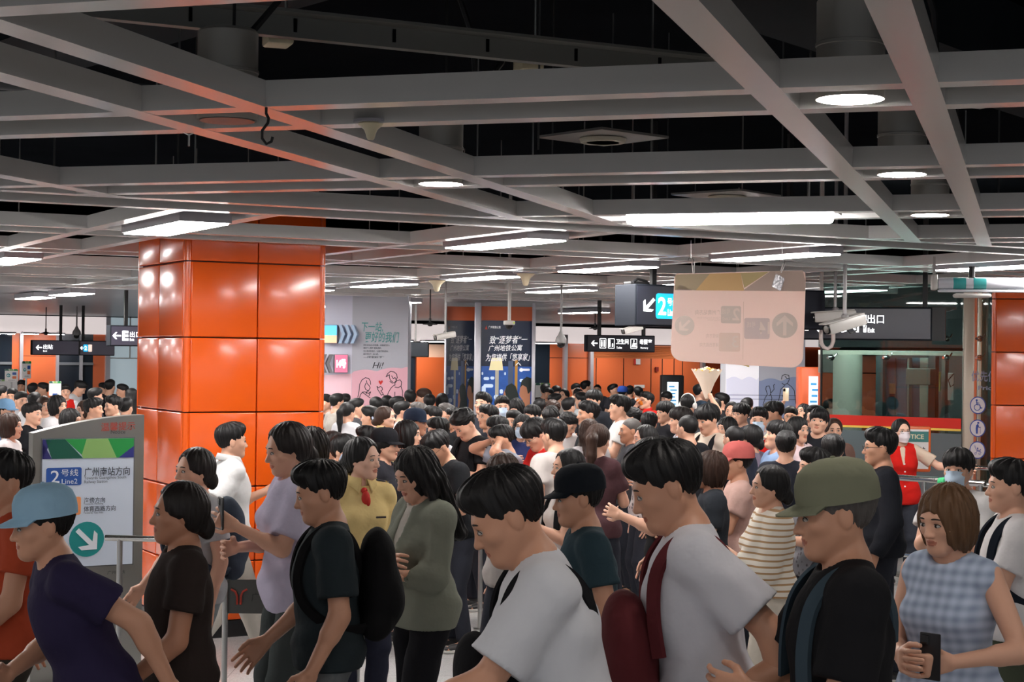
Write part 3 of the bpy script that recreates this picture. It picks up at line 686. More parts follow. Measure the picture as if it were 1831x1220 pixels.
s, w, h = hsign(197, 300, 581.5, 619, 22, A2, 'exit_sign', 'violet-grey exit sign with a big white E, its end hidden by the orange pillar', SIGNP, .2, (.3, .9))
MB().prism(arrow(.085, 0, .058, 180), YF - .002, YF).build('arrow_print', WHITE_E, s)
text(s, 'E', .20, 0, .085, .13, WHITE_E, YF - .002, bold=.05); text(s, '出口', .335, .02, .15, .075, WHITE_E, YF - .002, bold=.008); text(s, 'Exit', .29, -.05, .06, .035, WHITE_E, YF - .002, bold=.015)
s, w, h = hsign(57, 205, 608, 635, 30, A2, 'way_out_sign', 'long violet-grey way-out sign hanging below the pale fascia', SIGNP, .12, (.35, .62))
q = lambda px: (px - 57) / 148 * w
MB().prism(arrow(q(69), 0, .055, 180), YF - .002, YF).build('arrow_print', WHITE_E, s)
text(s, '出站', q(85), .015, .17, .085, WHITE_E, YF - .002, bold=.008); text(s, 'Exit', q(80), -.06, .07, .03, WHITE_E, YF - .002)
MB().prism(arrow(q(146), 0, .04, 180), YF - .002, YF).build('arrow_print', WHITE_E, s)
MB().prism(rrect(q(152), .0, .08, .13, .012), YF - .002, YF).build('line_plate', CYAN_E, s)
MB().prism(rrect(q(160), .0, .07, .13, .012), YF - .002, YF).build('line_plate', mat('lit_peach_plate', (240, 214, 200), .5, emit=.8), s)
text(s, '2', q(152), .0, .045, .08, WHITE_E, YF - .004, bold=.03)
MB().box((q(141), .0, 0), (.03, .03, h)).build('divider', BLACK, s)

# ------------------------------------------------------------------ hanging cardboard sheet seen from behind
CARD = mat('board_back_beige', (240, 220, 212), .65, vary=.03, bscale=3)
a = at(1205, 570, 11.55); k = 11.55 / FPX
r = empty('hanging_board', (a.x, a.y, a.z), R(-4), 'pale pinkish sheet board hanging on two hooks with print showing through its back', 'board')
qx = lambda px: (px - 1205) * k * 1.003; qz = lambda py: (570 - py) * k + .0
out = [(qx(1209), qz(489)), (qx(1430), qz(482)), (qx(1436), qz(486)), (qx(1437), qz(498)), (qx(1436), qz(560)), (qx(1434), qz(632))]
out += [(qx(1434 - 21 * (1 - math.cos(R(x)))), qz(634 + 21 * math.sin(R(x)))) for x in range(0, 91, 15)]
out += [(qx(1330), qz(652)), (qx(1222), qz(646))] + [(qx(1222 - 22 * math.sin(R(x))), qz(625 + 21 * math.cos(R(x)))) for x in range(15, 91, 15)]
out += [(qx(1201), qz(600)), (qx(1205), qz(495))]
_nt = CARD.node_tree; _b = _nt.nodes['Principled BSDF']; _t = _nt.nodes.new('ShaderNodeBsdfTranslucent'); _t.inputs[0].default_value = lin((252, 232, 224)) + (1,)
_x = _nt.nodes.new('ShaderNodeMixShader'); _x.inputs[0].default_value = .45; _o = _nt.nodes['Material Output']
_nt.links.new(_b.outputs[0], _x.inputs[1]); _nt.links.new(_t.outputs[0], _x.inputs[2]); _nt.links.new(_x.outputs[0], _o.inputs[0])
MB().prism(out, 0, .006).build('sheet', CARD, r)
def poly(pts, n, c, dy=-.0012):
    return MB().prism([(qx(x), qz(y)) for x, y in pts], dy, dy + .001).build(n, mat('show_' + n + str(c), c, .65), r)
poly([(1207, 491), (1236, 490), (1214, 517), (1206, 519)], 'band_print', (170, 152, 124)); poly([(1236, 490), (1268, 489), (1243, 519), (1214, 517)], 'band_print', (170, 152, 124)); poly([(1206, 519), (1214, 508), (1237, 519)], 'band_print', (164, 146, 134))
poly([(1268, 489), (1322, 487), (1329, 519), (1243, 519)], 'band_print', (204, 166, 114)); poly([(1322, 487), (1372, 485), (1329, 514)], 'band_print', (184, 164, 116)); poly([(1374, 484), (1432, 482.5), (1436.5, 500), (1436, 519), (1326, 519)], 'band_print', (178, 156, 144))
DIM = mat('show_through_grey', (208, 192, 182), .65); DIM2 = mat('show_through_card', (226, 206, 195), .65)
def zq(py): return qz(py)
MB().prism(circ(qx(1224), zq(582), .068), -.001, -.0002).build('faded_disc', DIM, r)
MB().prism(circ(qx(1401), zq(580), .088), -.001, -.0002).build('faded_disc', DIM, r)
MB().prism(rrect(qx(1306), zq(562), .138, .12, .012), -.001, -.0002).build('faded_plate', DIM, r)
MB().prism(rrect(qx(1352), zq(586), .175, .145, .014), -.001, -.0002).build('faded_print', mat('show_lilac', (208, 188, 184), .65), r)
MB().prism(rrect(qx(1304), zq(611), .145, .13, .012), -.001, -.0002).build('faded_print', mat('show_peach', (226, 200, 186), .65), r)
MB().prism(arrow(qx(1224), zq(582), .05, 225), -.003, -.0015).build('faded_arrow', DIM2, r)
MB().prism(arrow(qx(1401), zq(580), .07, 90), -.003, -.0015).build('faded_arrow', DIM2, r)
MB().box((qx(1328), -.002, zq(590)), (.004, .001, .4)).build('faded_line', DIM2, r)
text(r, '2', qx(1315), zq(561), .05, .085, DIM2, -.002, True, bold=.02); text(r, '号线', qx(1297), zq(556), .06, .04, DIM2, -.002, True); text(r, 'Line2', qx(1297), zq(569), .05, .022, DIM2, -.002, True)
text(r, '14', qx(1365), zq(585), .07, .085, DIM2, -.002, True, bold=.02); text(r, '号线', qx(1342), zq(579), .06, .04, DIM2, -.002, True)
text(r, '3', qx(1314), zq(610), .045, .08, DIM2, -.002, True); text(r, '广州南站方向', qx(1265), zq(558), .175, .035, DIM, -.001, True)
text(r, 'Towards Guangzhou South\nRailway Station', qx(1267), zq(570), .16, .028, mat('show_faint', (220, 202, 192), .65), -.001, True)
text(r, '海傍方向', qx(1274), zq(600), .09, .03, mat('show_faint', (220, 202, 192), .65), -.001, True); text(r, '体育西路方向', qx(1268), zq(616), .13, .03, mat('show_faint', (220, 202, 192), .65), -.001, True)
for (x0, y0, x1, y1) in ((1236, 470, 1239.5, 489), (1397, 470, 1393, 486)):
    MB().tube([(qx(x0 + 4), -.004, qz(y0)), (qx(x1 + 1), -.006, qz(y1)), (qx(x1 - 1), .012, qz(y1)), (qx(x0), .008, qz(y0))], .0035, 6, closed=True).build('strap', WHITEP, r)
    MB().tube([(qx(x0 + 2), 0, qz(y0 + 1)), (qx(x0 + 3), 0, qz(y0 - 5)), (qx(x0), 0, qz(y0 - 9)), (qx(x0 - 6), 0, qz(y0 - 8)), (qx(x0 - 7), 0, qz(y0 - 4))], .002, 5).build('hook', BLACK, r)
    MB().cyl((qx(x0 - 2), 0, qz(y0 - 9)), (qx(x0 - 2), 0, 2.9 - a.z), .0015, 5).build('wire', STEEL, r)
MB().prism([(qx(1384), qz(489)), (qx(1391), qz(491)), (qx(1400), qz(497)), (qx(1393), qz(519)), (qx(1377), qz(511))], -.012, -.006).build('plastic_pouch', mat('clear_pouch', (170, 168, 172), .15, .3, bump=.6, bscale=50), r)

# ------------------------------------------------------------------ notice stand
a = at(58, 860, 10.0); wN = along(a, N2, 259.5)
r = empty('notice_stand', (a.x, a.y, 0), A2, 'steel notice stand with green banded metro direction panel before the orange pillar', 'notice stand')
yn = lambda px: a.y + (px - 58) / 201.5 * wN * N2.y
zl = lambda py, px: CAMZ - (py - hor(px)) * yn(px) / FPX
xw = lambda px: along(a, N2, px)
z1, z2 = zl(775, 58), zl(742, 258)
top = [(0, .05), (wN, .05), (wN, z2)] + [(wN * (1 - t), z2 - (z2 - z1) * (t ** 1.7)) for t in [i / 10 for i in range(1, 11)]]
MB().prism(top, 0, .11).build('frame', mat('stand_steel', (146, 144, 140), .35, .85, bump=.05, bscale=30, stretch=(12, 1, 1)), r)
MB().rbox((wN / 2, .055, .03), (wN + .12, .4, .06), .01).build('base', STEELD, r)
px0, px1 = xw(78), xw(241); pw, pc_ = px1 - px0, (px0 + px1) / 2
zt, zb, zm = zl(786, 78), zl(1016, 78), zl(821, 78)
MB().box((pc_, -.001, (zt + zb) / 2), (pw + .015, .006, zt - zb + .015)).build('panel_rim', mat('rim_grey', (96, 98, 102), .5), r)
MB().box((pc_, -.004, (zt + zb) / 2), (pw, .004, zt - zb)).build('panel', mat('panel_bluish_white', (202, 212, 228), .35), r)
G = [((0, 0), (.1, 1), (0, 1), (48, 46, 112)), ((0.1, 0), (.44, 0), (.24, 1), (.03, 1), (20, 86, 70)), ((.1, 0), (.0, .9), (0, 0), (48, 46, 112)), ((.24, 1), (.475, 1), (.425, .18), (44, 150, 74)), ((.425, .18), (.475, 1), (.71, 1), (.81, 0), (.44, 0), (138, 178, 104)), ((.71, 1), (1, 1), (1, .6), (.83, 0), (.81, 0), (36, 146, 70)), ((.83, 0), (1, .6), (1, 0), (46, 50, 128))]
for g in G:
    MB().prism([(px0 + pw * x, zm + (zt - zm) * y) for x, y in g[:-1]], -.008, -.005).build('green_band', mat('band_%d' % (g[-1][0] * 7 + g[-1][1]), g[-1], .35), r)
U = lambda px, py: (xw(px), zl(py, px))
PRF = -.009
TXT = mat('print_dark', (52, 58, 72), .5); WT = mat('print_white', (226, 230, 238), .4)
x, z = U(117, 852); MB().prism(rrect(x, z, xw(149) - xw(86), .108, .012), -.008, -.006).build('line_plate', mat('plate_blue', (42, 84, 160), .35), r)
text(r, '2', U(101, 851)[0], z, .053, .075, WT, PRF, bold=.005); text(r, '号线', *U(127, 845), .105, .042, WT, PRF); text(r, 'Line2', *U(127, 860.5), .095, .03, WT, PRF)
x, z = U(117, 905); MB().prism(rrect(x, z, xw(148) - xw(86), .11, .012), -.008, -.006).build('line_plate', mat('plate_orange', (232, 150, 96), .35), r)
text(r, '3', U(100, 904)[0], z, .05, .075, WT, PRF, bold=.005); text(r, '号线', *U(127, 899), .1, .042, WT, PRF); text(r, 'Line3', *U(127, 914), .092, .03, WT, PRF)
text(r, '广州南站方向', *U(194, 843), xw(235) - xw(154), .055, TXT, PRF, bold=.008)
text(r, 'Towards Guangzhou South\nRailway Station', *U(190.5, 858), xw(228) - xw(153), .046, TXT, PRF)
text(r, '海傍方向', *U(172, 894), xw(191) - xw(153), .034, TXT, PRF, bold=.008); text(r, 'Towards Haibang', *U(170, 901), .12, .014, TXT, PRF)
text(r, '体育西路方向', *U(181.5, 909), xw(210) - xw(153), .034, TXT, PRF, bold=.008); text(r, 'Towards Tiyu Xilu', *U(170, 917), .12, .014, TXT, PRF)
x, z = U(159, 964); MB().prism(circ(x, z, .107), -.008, -.006).build('arrow_disc', mat('disc_teal', (30, 138, 138), .35), r)
MB().prism(arrow(x + .002, z - .002, .086, -45), -.0105, -.0085).build('arrow_print', WT, r)
text(r, '温馨提示', *U(213, 762.5), xw(244) - xw(183), .052, mat('print_brick', (168, 62, 50), .5), -.002, bold=.008, skew=.03)
text(r, 'Notice', *U(213, 772.5), .09, .022, mat('print_slate', (60, 60, 64), .5), -.002, bold=.01)
text(r, '广州地铁', *U(213, 1023), .11, .022, mat('print_slate', (60, 60, 64), .5), -.002)
# small direction boards on sticks and stands in the left crowd
def minib(px0, px1, py0, py1, y, lb, pole, kind):
    a = at((px0 + px1) / 2, (py0 + py1) / 2, y); w, h = scal(px1 - px0, y), scal(py1 - py0, y)
    r = empty('direction_board', (a.x, a.y, 0), R(12 if kind != 1 else 60), lb, 'board')
    if kind == 1: w *= 2.0
    zc = a.z
    MB().rbox((0, 0, zc), (w, .02, h), .006, 1).build('plate', WHITEP, r)
    for i, c in enumerate(((20, 86, 70), (138, 178, 104), (36, 146, 70))):
        MB().prism([(-w / 2 + w * i / 3, zc + h * .36), (-w / 2 + w * (i + 1) / 3, zc + h * .36), (-w / 2 + w * (i + .8) / 3, zc + h / 2), (-w / 2 + w * (i + .1) / 3, zc + h / 2)], -.014, -.011).build('green_band', mat('band_%d' % (c[0] * 7 + c[1]), c, .35), r)
    if kind < 2:
        MB().prism(circ(-w * .22, zc + (0 if kind == 0 else -.0), w * .15, 18), -.014, -.011).build('arrow_disc', mat('disc_teal', (30, 138, 138), .35), r)
        MB().prism(arrow(-w * .22, zc, w * .11, 180 if kind == 0 else 90), -.017, -.0145).build('arrow_print', WT, r)
        MB().prism(rrect(w * .22, zc + h * .14, w * .3, h * .2, .01), -.014, -.011).build('line_plate', mat('plate_blue', (42, 84, 160), .35), r)
        MB().prism(rrect(w * .22, zc - h * .16, w * .3, h * .2, .01), -.014, -.011).build('line_plate', mat('plate_orange2', (226, 116, 60), .35), r)
        text(r, '进站乘车', 0, zc - h * .38, w * .5, h * .1, TXT, -.013)
    else:
        MB().prism(rrect(0, zc - h * .4, w * .4, h * .12, .005), -.014, -.011).build('line_plate', mat('plate_blue', (42, 84, 160), .35), r)
    if pole: MB().cyl((0, 0, zc - h / 2 - 1.0 if pole == 1 else .02), (0, 0, zc - h / 2), .016, 8).build('pole', STEEL, r)
    if pole == 2: MB().lathe([(.16, 0), (.16, .02), (.02, .03)], 16).build('foot', STEELD, r)
minib(9, 32, 660, 683, 29.5, 'white direction board with round arrow on a stand in the far left crowd', 2, 0)
minib(41.5, 52.5, 646, 677, 28, 'narrow turned direction board on a tall stick beside the round-arrow board', 2, 1)
minib(88, 109, 682, 708, 25, 'white board with green band standing behind the young volunteer in red', 2, 2)
minib(-12, 31, 679, 700, 31, 'wide green-banded board at the photo edge behind the round-arrow board', 2, 2)
minib(957, 984, 685, 715, 33, 'green-banded notice board beside the bright navy poster', 2, 2)

# ------------------------------------------------------------------ cameras
def bullet(px, py, y, ln, rz, tilt, lb, pole_top=None, arm=None):
    p = at(px, py, y); r = empty('security_camera', tuple(p), 0, lb, 'camera')
    rot = Matrix.Rotation(R(rz), 3, 'Z') @ Matrix.Rotation(R(tilt), 3, 'X'); wd = ln * .25
    MB().rbox((0, 0, 0), (wd, ln, wd * .95), wd * .12, 2, rot=rot).rbox(rot @ Vector((0, -ln * .06, wd * .52)), (wd * 1.12, ln * 1.06, wd * .12), wd * .04, 1, rot=rot).build('body', CAMW, r)
    MB().rbox(rot @ Vector((0, -ln * .5, 0)), (wd * .86, ln * .03, wd * .8), wd * .2, 2, rot=rot).build('lens_window', CAMD, r)
    MB().lathe([(wd * .3, 0), (wd * .33, wd * .1), (wd * .2, wd * .14)], 16, rot @ Vector((0, -ln * .5, 0)), rot=rot @ Matrix.Rotation(R(90), 3, 'X')).build('lens_ring', STEELD, r)
    if pole_top is not None:
        MB().cyl((0, .02, wd * .5), (0, .02, ctop(p) - p.z), wd * .17, 12).lathe([(wd * .3, wd * .5), (wd * .34, wd * .75), (wd * .2, wd * .9)], 14).build('pole', mat('camera_pole_grey', (150, 148, 148), .4, .3), r)
    if arm: MB().tube([rot @ Vector((0, 0, -wd * .45)), rot @ Vector((0, ln * .1, -wd * .9)), rot @ Vector((0, ln * .28, -wd * .8)), rot @ Vector((0, ln * .3, -wd * .4))], wd * .05, 6).tube([rot @ Vector((0, ln * .45, 0)), rot @ Vector((.02, ln * .56, -wd * .3)), rot @ Vector((.01, ln * .48, -wd * .8)), rot @ Vector((0, ln * .36, -wd * .5))], wd * .05, 6).build('cable', BLACK, r)
    return r
bullet(1511, 580, 14.2, .40, -62, 14, 'nearest white bullet camera on a ceiling pole before the exit sign', 2.95, 1)
bullet(1494, 566, 15.4, .38, -100, 4, 'boxy bullet camera housing partly hidden behind the nearest bullet camera', 2.95)
bullet(796, 601, 20, .27, -58, 10, 'white bullet camera hanging before the dim navy poster', 2.9)
bullet(1131, 589, 19, .26, -60, 14, 'white bullet camera under the line sign beside its left end', 2.9)
p = at(1478, 600, 15.8); k = 15.8 / FPX
o = MB().tube([(-10 * k, 0, ctop(p) - p.z), (-10 * k, 0, -5 * k), (-9 * k, 0, -14 * k), (-5 * k, 0, -21 * k), (2 * k, 0, -24 * k), (9 * k, 0, -19 * k), (12 * k, 0, -10 * k), (12 * k, 0, 8 * k)], .019, 10).build('conduit_loop', mat('conduit_white', (214, 200, 194), .4)); o.location = p
tag(o, 'thick white U-shaped conduit hanging beside the nearest bullet camera', 'conduit')
def domecam(px, py, y, s, lb, kind):
    p = at(px, py, y); r = empty('security_camera', tuple(p), 0, lb, 'camera'); top = ctop(p) - p.z
    if kind == 0:
        MB().cyl((0, 0, .05 * s), (0, 0, top), .045 * s, 14).build('pole', CAMW, r); MB().lathe([(.14 * s, -.05 * s), (.155 * s, -.03 * s), (.155 * s, .04 * s), (.14 * s, .06 * s), (.05 * s, .07 * s)], 24).build('housing', CAMW, r)
        MB().ell((0, 0, -.05 * s), (.11 * s, .11 * s, .12 * s), 20, 12).build('dome', CAMD, r); MB().box((.12 * s, -.1 * s, .01 * s), (.05 * s, .02 * s, .04 * s)).build('sticker', mat('sticker_lime', (196, 220, 60), .5), r)
    elif kind == 1:
        MB().cyl((0, 0, .2 * s), (0, 0, top), .03 * s, 12).build('pole', mat('camera_grey', (140, 138, 138), .4), r); MB().lathe([(.15 * s, -.02 * s), (.16 * s, .04 * s), (.14 * s, .12 * s), (.08 * s, .2 * s), (.04 * s, .3 * s)], 22).build('housing', mat('camera_grey', (140, 138, 138), .4), r)
        MB().ell((0, 0, -.05 * s), (.115 * s, .115 * s, .11 * s), 18, 10).build('dome', CAMD, r)
    else:
        MB().lathe([(.22 * s, 0), (.22 * s, .02 * s), (.05 * s, .07 * s), (.035 * s, .09 * s), (.035 * s, .2 * s)], 20).build('housing', BLACK, r); MB().cyl((0, 0, .15 * s), (0, 0, max(top, .2 * s)), .02 * s, 8).build('pole', BLACK, r)
        MB().ell((0, 0, 0), (.08 * s, .08 * s, .05 * s), 14, 8).build('dome', CAMD, r)
domecam(910.5, 578, 18.5, .42, 'white dome camera with lime sticker on a pole before the bright navy poster', 0)
domecam(1003, 612, 19.2, .42, 'grey ball camera hanging before the far orange wall', 1)
domecam(769, 581, 21, .42, 'flat dark dome fitting hanging above the dark monitor', 2)
domecam(82, 597, 32, .5, 'dark camera under the pale fascia above the way-out sign', 2)
domecam(137, 598, 31, .5, 'second dark camera under the pale fascia, near the post', 1)
domecam(1064, 588, 30, .5, 'small dark bell fitting under the far ceiling above the toilet sign', 2)

# ------------------------------------------------------------------ lift with glass front
AE = R(-33); UE = Vector((math.cos(AE), math.sin(AE), 0))
e0 = at(1467, 700, 18.6); we = along(e0, UE, 1850)
r = empty('lift_enclosure', (e0.x, e0.y, 0), AE, 'glass lift enclosure with red safety band and spider fittings beside the right pillar', 'lift')
ex = lambda px: along(e0, UE, px)
ey = lambda px: (e0 + UE * ex(px)).y
ez = lambda px, py: CAMZ - (py - hor(px)) * ey(px) / FPX
GL = glass_mat('lift_glass', (176, 192, 190), .03)
x1, x2, x3 = 0, ex(1722), we
zt = 3.1; zj = ez(1600, 624); zb0 = ez(1600, 772)
MB().box(((x1 + x2) / 2, 0, (zj + zb0) / 2), (x2 - x1 - .01, .02, zj - zb0)).build('glass_pane', GL, r)
MB().box(((x1 + x2) / 2, 0, (zt + zj) / 2 + .005), (x2 - x1 - .01, .02, zt - zj)).build('glass_pane', GL, r)
MB().box(((x2 + x3) / 2 + .1, 0, zt / 2), (x3 - x2 - .2, .02, zt)).build('glass_pane', GL, r)
MB().box(((x1 + x2) / 2, 0, zb0 / 2), (x2 - x1 - .01, .03, zb0)).build('lower_pane', mat('lower_pane_grey', (98, 110, 114), .2), r)
MB().box(((x1 + x2) / 2, -.017, zb0 + .11), (x2 - x1 - .02, .006, .11)).build('red_band', mat('band_red', (214, 40, 26), .3), r)
MB().box(((x1 + x2) / 2, -.017, zb0 + .042), (x2 - x1 - .02, .006, .024)).build('yellow_band', mat('band_yellow', (236, 200, 84), .4), r)
MB().box((x1 + .008, 0, zt / 2), (.016, .03, zt)).build('edge_profile', BLACK, r)
MB().rbox((x2 + .06, .05, zt / 2), (.13, .1, zt), .02).build('post', mat('post_cream', (196, 188, 172), .35, .2), r)
MB().rbox((ex(1737), .4, zt / 2), (.1, .1, zt), .03).build('post', mat('post_cream', (196, 188, 172), .35, .2), r)
for px, py in ((1486, 640), (1585, 640), (1692, 640), (1751, 640), (1692, 606), (1751, 606)):
    x, z = ex(px), ez(px, py)
    MB().lathe([(.032, -.03), (.034, -.015), (.02, 0), (.014, .1)], 14, (x, 0, z), rot=Matrix.Rotation(R(90), 3, 'X')).tube([(x, .05, z), (x + .01, .1, z + .02), (x + .015, .14, z + .05)], .009, 7).build('spider_fitting', CHROME, r)
# inside of the lift shaft
DK = mat('lift_dark', (70, 76, 78), .4); LG = mat('lift_grey', (120, 124, 120), .4)
nE = Vector((-UE.y, UE.x, 0))
def ip(px, py, dep):
    """local x, z of image point (px, py) at depth dep behind the glass"""
    r_ = ray(px, hor(px)); k = r_.x / r_.y; q = e0 + nE * dep
    t = (k * q.y - q.x) / (UE.x - k * UE.y); Y = (q + UE * t).y
    return t, CAMZ - (py - hor(px)) * Y / FPX
def inner(px0, px1, py0, py1, dep, name, m_, th=.1, rb=0):
    x0, z0 = ip(px0, py0, dep); x1_, z1_ = ip(px1, py1, dep); z1_ = max(z1_, 0.02)
    MB().rbox(((x0 + x1_) / 2, dep + th / 2, (z0 + z1_) / 2), (x1_ - x0, th, z0 - z1_), max(rb, .004), 1).build(name, m_, r)
x, z = ip(1513, 634, .9); MB().lathe([(.17, 0), (.17, z)], 24, (x, .95, 0)).build('round_column', mat('column_beige', (204, 198, 184), .4), r)
OD = mat('orange_deep_panel', (176, 74, 38), .35, coat=.2)
inner(1463, 1567, 667, 1000, 2.6, 'orange_wall', OD, .08)
inner(1520, 1567, 636, 667, 2.62, 'orange_wall', OD, .08)
inner(1463, 1500, 630, 667, 1.6, 'transom_panel', mat('panel_greybrown', (110, 104, 100), .5), .06)
inner(1566, 1579, 636, 1000, 1.0, 'frame_upright', DK, .12)
inner(1579, 1622, 640, 1000, 1.2, 'lift_door', mat('lift_door_blue', (96, 112, 128), .3, .3), .06)
inner(1600, 1602, 640, 1000, 1.17, 'door_joint', DK, .02)
inner(1590, 1601, 686, 705, 1.16, 'door_poster', mat('door_poster', (150, 110, 84), .5), .02)
inner(1622, 1626, 640, 1000, 1.05, 'frame_upright', LG, .1)
inner(1620, 1664, 659, 689, .7, 'control_box', mat('box_grey', (124, 126, 118), .5), .2)
inner(1626, 1645, 640, 1000, 1.3, 'inner_panel', mat('inner_teal', (60, 92, 106), .3), .05)
inner(1645, 1660, 640, 1000, 1.3, 'inner_panel', mat('inner_pale', (160, 166, 154), .4), .05)
inner(1660, 1673, 636, 1000, 1.0, 'frame_upright', DK, .12)
inner(1673, 1682, 665, 700, 1.2, 'notice_sheet', mat('sheet_yellow', (214, 204, 130), .5), .02)
inner(1684, 1691, 640, 1000, 1.0, 'frame_upright', LG, .12)
inner(1695, 1706, 667, 716, .6, 'notice_sheet', WHITEP, .02)
inner(1463, 1722, 626, 637, 1.0, 'top_rail', mat('rail_beige', (176, 172, 160), .4), .12)
inner(1463, 1850, 470, 624, 2.2, 'upper_wall', mat('upper_dark', (56, 62, 64), .6), .1)
inner(1568, 1740, 624, 1000, 2.4, 'back_wall', mat('shaft_grey', (92, 98, 98), .6), .1)
inner(1738, 1850, 560, 1000, 1.2, 'back_wall', mat('back_grey', (116, 122, 122), .6), .1)
MB().tube([(*ip(1706, 668, .5), )[0:1] + (.5,) + (ip(1706, 668, .5)[1],), (ip(1696, 680, .5)[0], .5, ip(1696, 680, .5)[1]), (ip(1700, 692, .5)[0], .5, ip(1700, 692, .5)[1]), (ip(1706, 688, .5)[0], .5, ip(1706, 688, .5)[1])], .006, 6).build('cable', BLACK, r)
x, z = ip(1585, 580, .6)
MB().box((x, .6, z), (1.0, .2, .05)).build('added_shaft_lamp', mat('added_shaft_lamp', (236, 246, 240), .5, emit=26), r)  # unseen lamp added to brighten the shaft interior
# stickers and writing on the glass
BLU = mat('sticker_blue', (34, 70, 160), .4); SWT = mat('sticker_white', (206, 208, 214), .4)
for kk, (py, f) in enumerate(((725, 0), (766, 1), (805, 2))):
    x, z = ex(1750), ez(1750, py); R_ = 16.0 * ey(1750) / FPX * .98
    st = empty('sticker', tuple(e0 + UE * x + Vector((0, 0, z - e0.z))), AE, ['round wheelchair sticker on the lift glass', 'round elderly person with cane sticker on the lift glass', 'round baby stroller sticker on the lift glass'][kk], 'sticker', 'priority stickers on the lift glass')
    E_ = .92
    MB().prism([(p[0] * E_, p[1]) for p in circ(0, 0, R_)], -.014, -.011).build('blue_ring', BLU, st)
    MB().prism([(p[0] * E_, p[1]) for p in circ(0, 0, R_ * .88)], -.017, -.0145).build('white_disc', SWT, st)
    b = MB(); u = R_ * .01
    C = lambda cx, cz, q: b.prism(circ(cx * u, cz * u, q * u, 14), -.021, -.018)
    K = lambda pts, w: b.stroke([(p[0] * u, p[1] * u) for p in pts], w * u, -.019)
    if f == 0:
        C(-12, 58, 11); K([(-12, 42), (-8, 6), (22, 6), (36, -32), (50, -28)], 11); K([(-10, 26), (16, 26)], 9); K([(34 * math.cos(R(t)) - 6, 34 * math.sin(R(t)) - 24) for t in range(100, 371, 15)], 8)
    elif f == 1:
        C(8, 62, 12); b.prism([(p[0] * u, p[1] * u) for p in ((-2, 48), (14, 40), (4, -2), (2, -62), (-16, -62), (-20, 0), (-14, 36))], -.021, -.018); K([(4, 34), (20, 8), (34, 14)], 9); K([(34, 18), (34, -60)], 4)
    else:
        C(4, 22, 8); C(-14, -36, 3); K([(-30, 52), (-24, 30), (-2, -10), (34, -14), (44, -28)], 6); K([(4, 12), (8, -8), (26, -10), (38, 10)], 9); K([(-2, -10), (-12, -34)], 5)
        K([(-22 + 11 * math.cos(R(t)), -40 + 11 * math.sin(R(t))) for t in range(0, 361, 30)], 4); K([(26 + 11 * math.cos(R(t)), -40 + 11 * math.sin(R(t))) for t in range(0, 361, 30)], 4)
    b.build('pictogram', BLU, st)
text(r, '优先使用', ex(1767), ez(1760, 673), scal(58, ey(1760)), .115, mat('glass_lettering', (126, 136, 168), .5), -.014, bold=.008)
text(r, 'Priority', ex(1775), ez(1760, 695), scal(50, ey(1760)), .06, mat('glass_lettering', (126, 136, 168), .5), -.014, bold=.015)
# framed notice on a stand by the woman in the red vest
p = at(1630, 803, 16.0)
r = empty('framed_notice', (p.x, p.y, 0), R(-6), 'orange framed notice stand with a teal header behind the woman in the red vest', 'notice stand')
MB().rbox((0, 0, p.z), (.36, .05, .44), .02).build('frame', mat('frame_orange', (214, 98, 40), .4), r); MB().box((.0, -.027, p.z), (.31, .006, .38)).build('sheet', WHITEP, r)
MB().box((.0, -.032, p.z + .12), (.31, .004, .1)).build('header', mat('header_teal', (60, 120, 116), .4), r); text(r, 'NOTICE', .0, p.z + .12, .22, .045, mat('header_cream', (220, 214, 180), .5), -.036, bold=.02)
text(r, '通道', .04, p.z - .02, .17, .085, INK, -.033, bold=.008)
MB().cyl((0, .02, .03), (0, .02, p.z - .2), .02, 10).lathe([(.17, 0), (.17, .03), (.02, .04)], 18).build('stand', STEELD, r)

# ------------------------------------------------------------------ roller casing top right
a = at(1677, 507, 13.6); r = empty('roller_screen', tuple(a), R(-9), 'white rolled screen casing with teal marks fixed under the ceiling above the right pillar', 'rolled screen')
MB().lathe([(.043, 0), (.047, .03), (.047, 1.6)], 20, rot=Matrix.Rotation(R(90), 3, 'Y')).rbox((.8, .0, -.06), (1.6, .06, .024), .01).build('casing', mat('casing_white', (186, 188, 196), .4), r)
for x in (.17, .33): MB().lathe([(.0485, 0), (.0485, .1)], 20, (x - .05, 0, 0), rot=Matrix.Rotation(R(90), 3, 'Y')).build('teal_mark', mat('mark_teal', (50, 140, 140), .4), r)
MB().rbox((-.03, 0, .01), (.05, .1, .13), .012).box((-.03, 0, .12), (.02, .03, .2)).build('bracket', CAMW, r)
MB().rbox((.27, -.02, -.10), (.3, .12, .036), .02).build('sensor', CAMW, r); MB().cyl((.27, 0, .05), (.27, 0, .14), .025, 10).build('mount', BLACK, r)

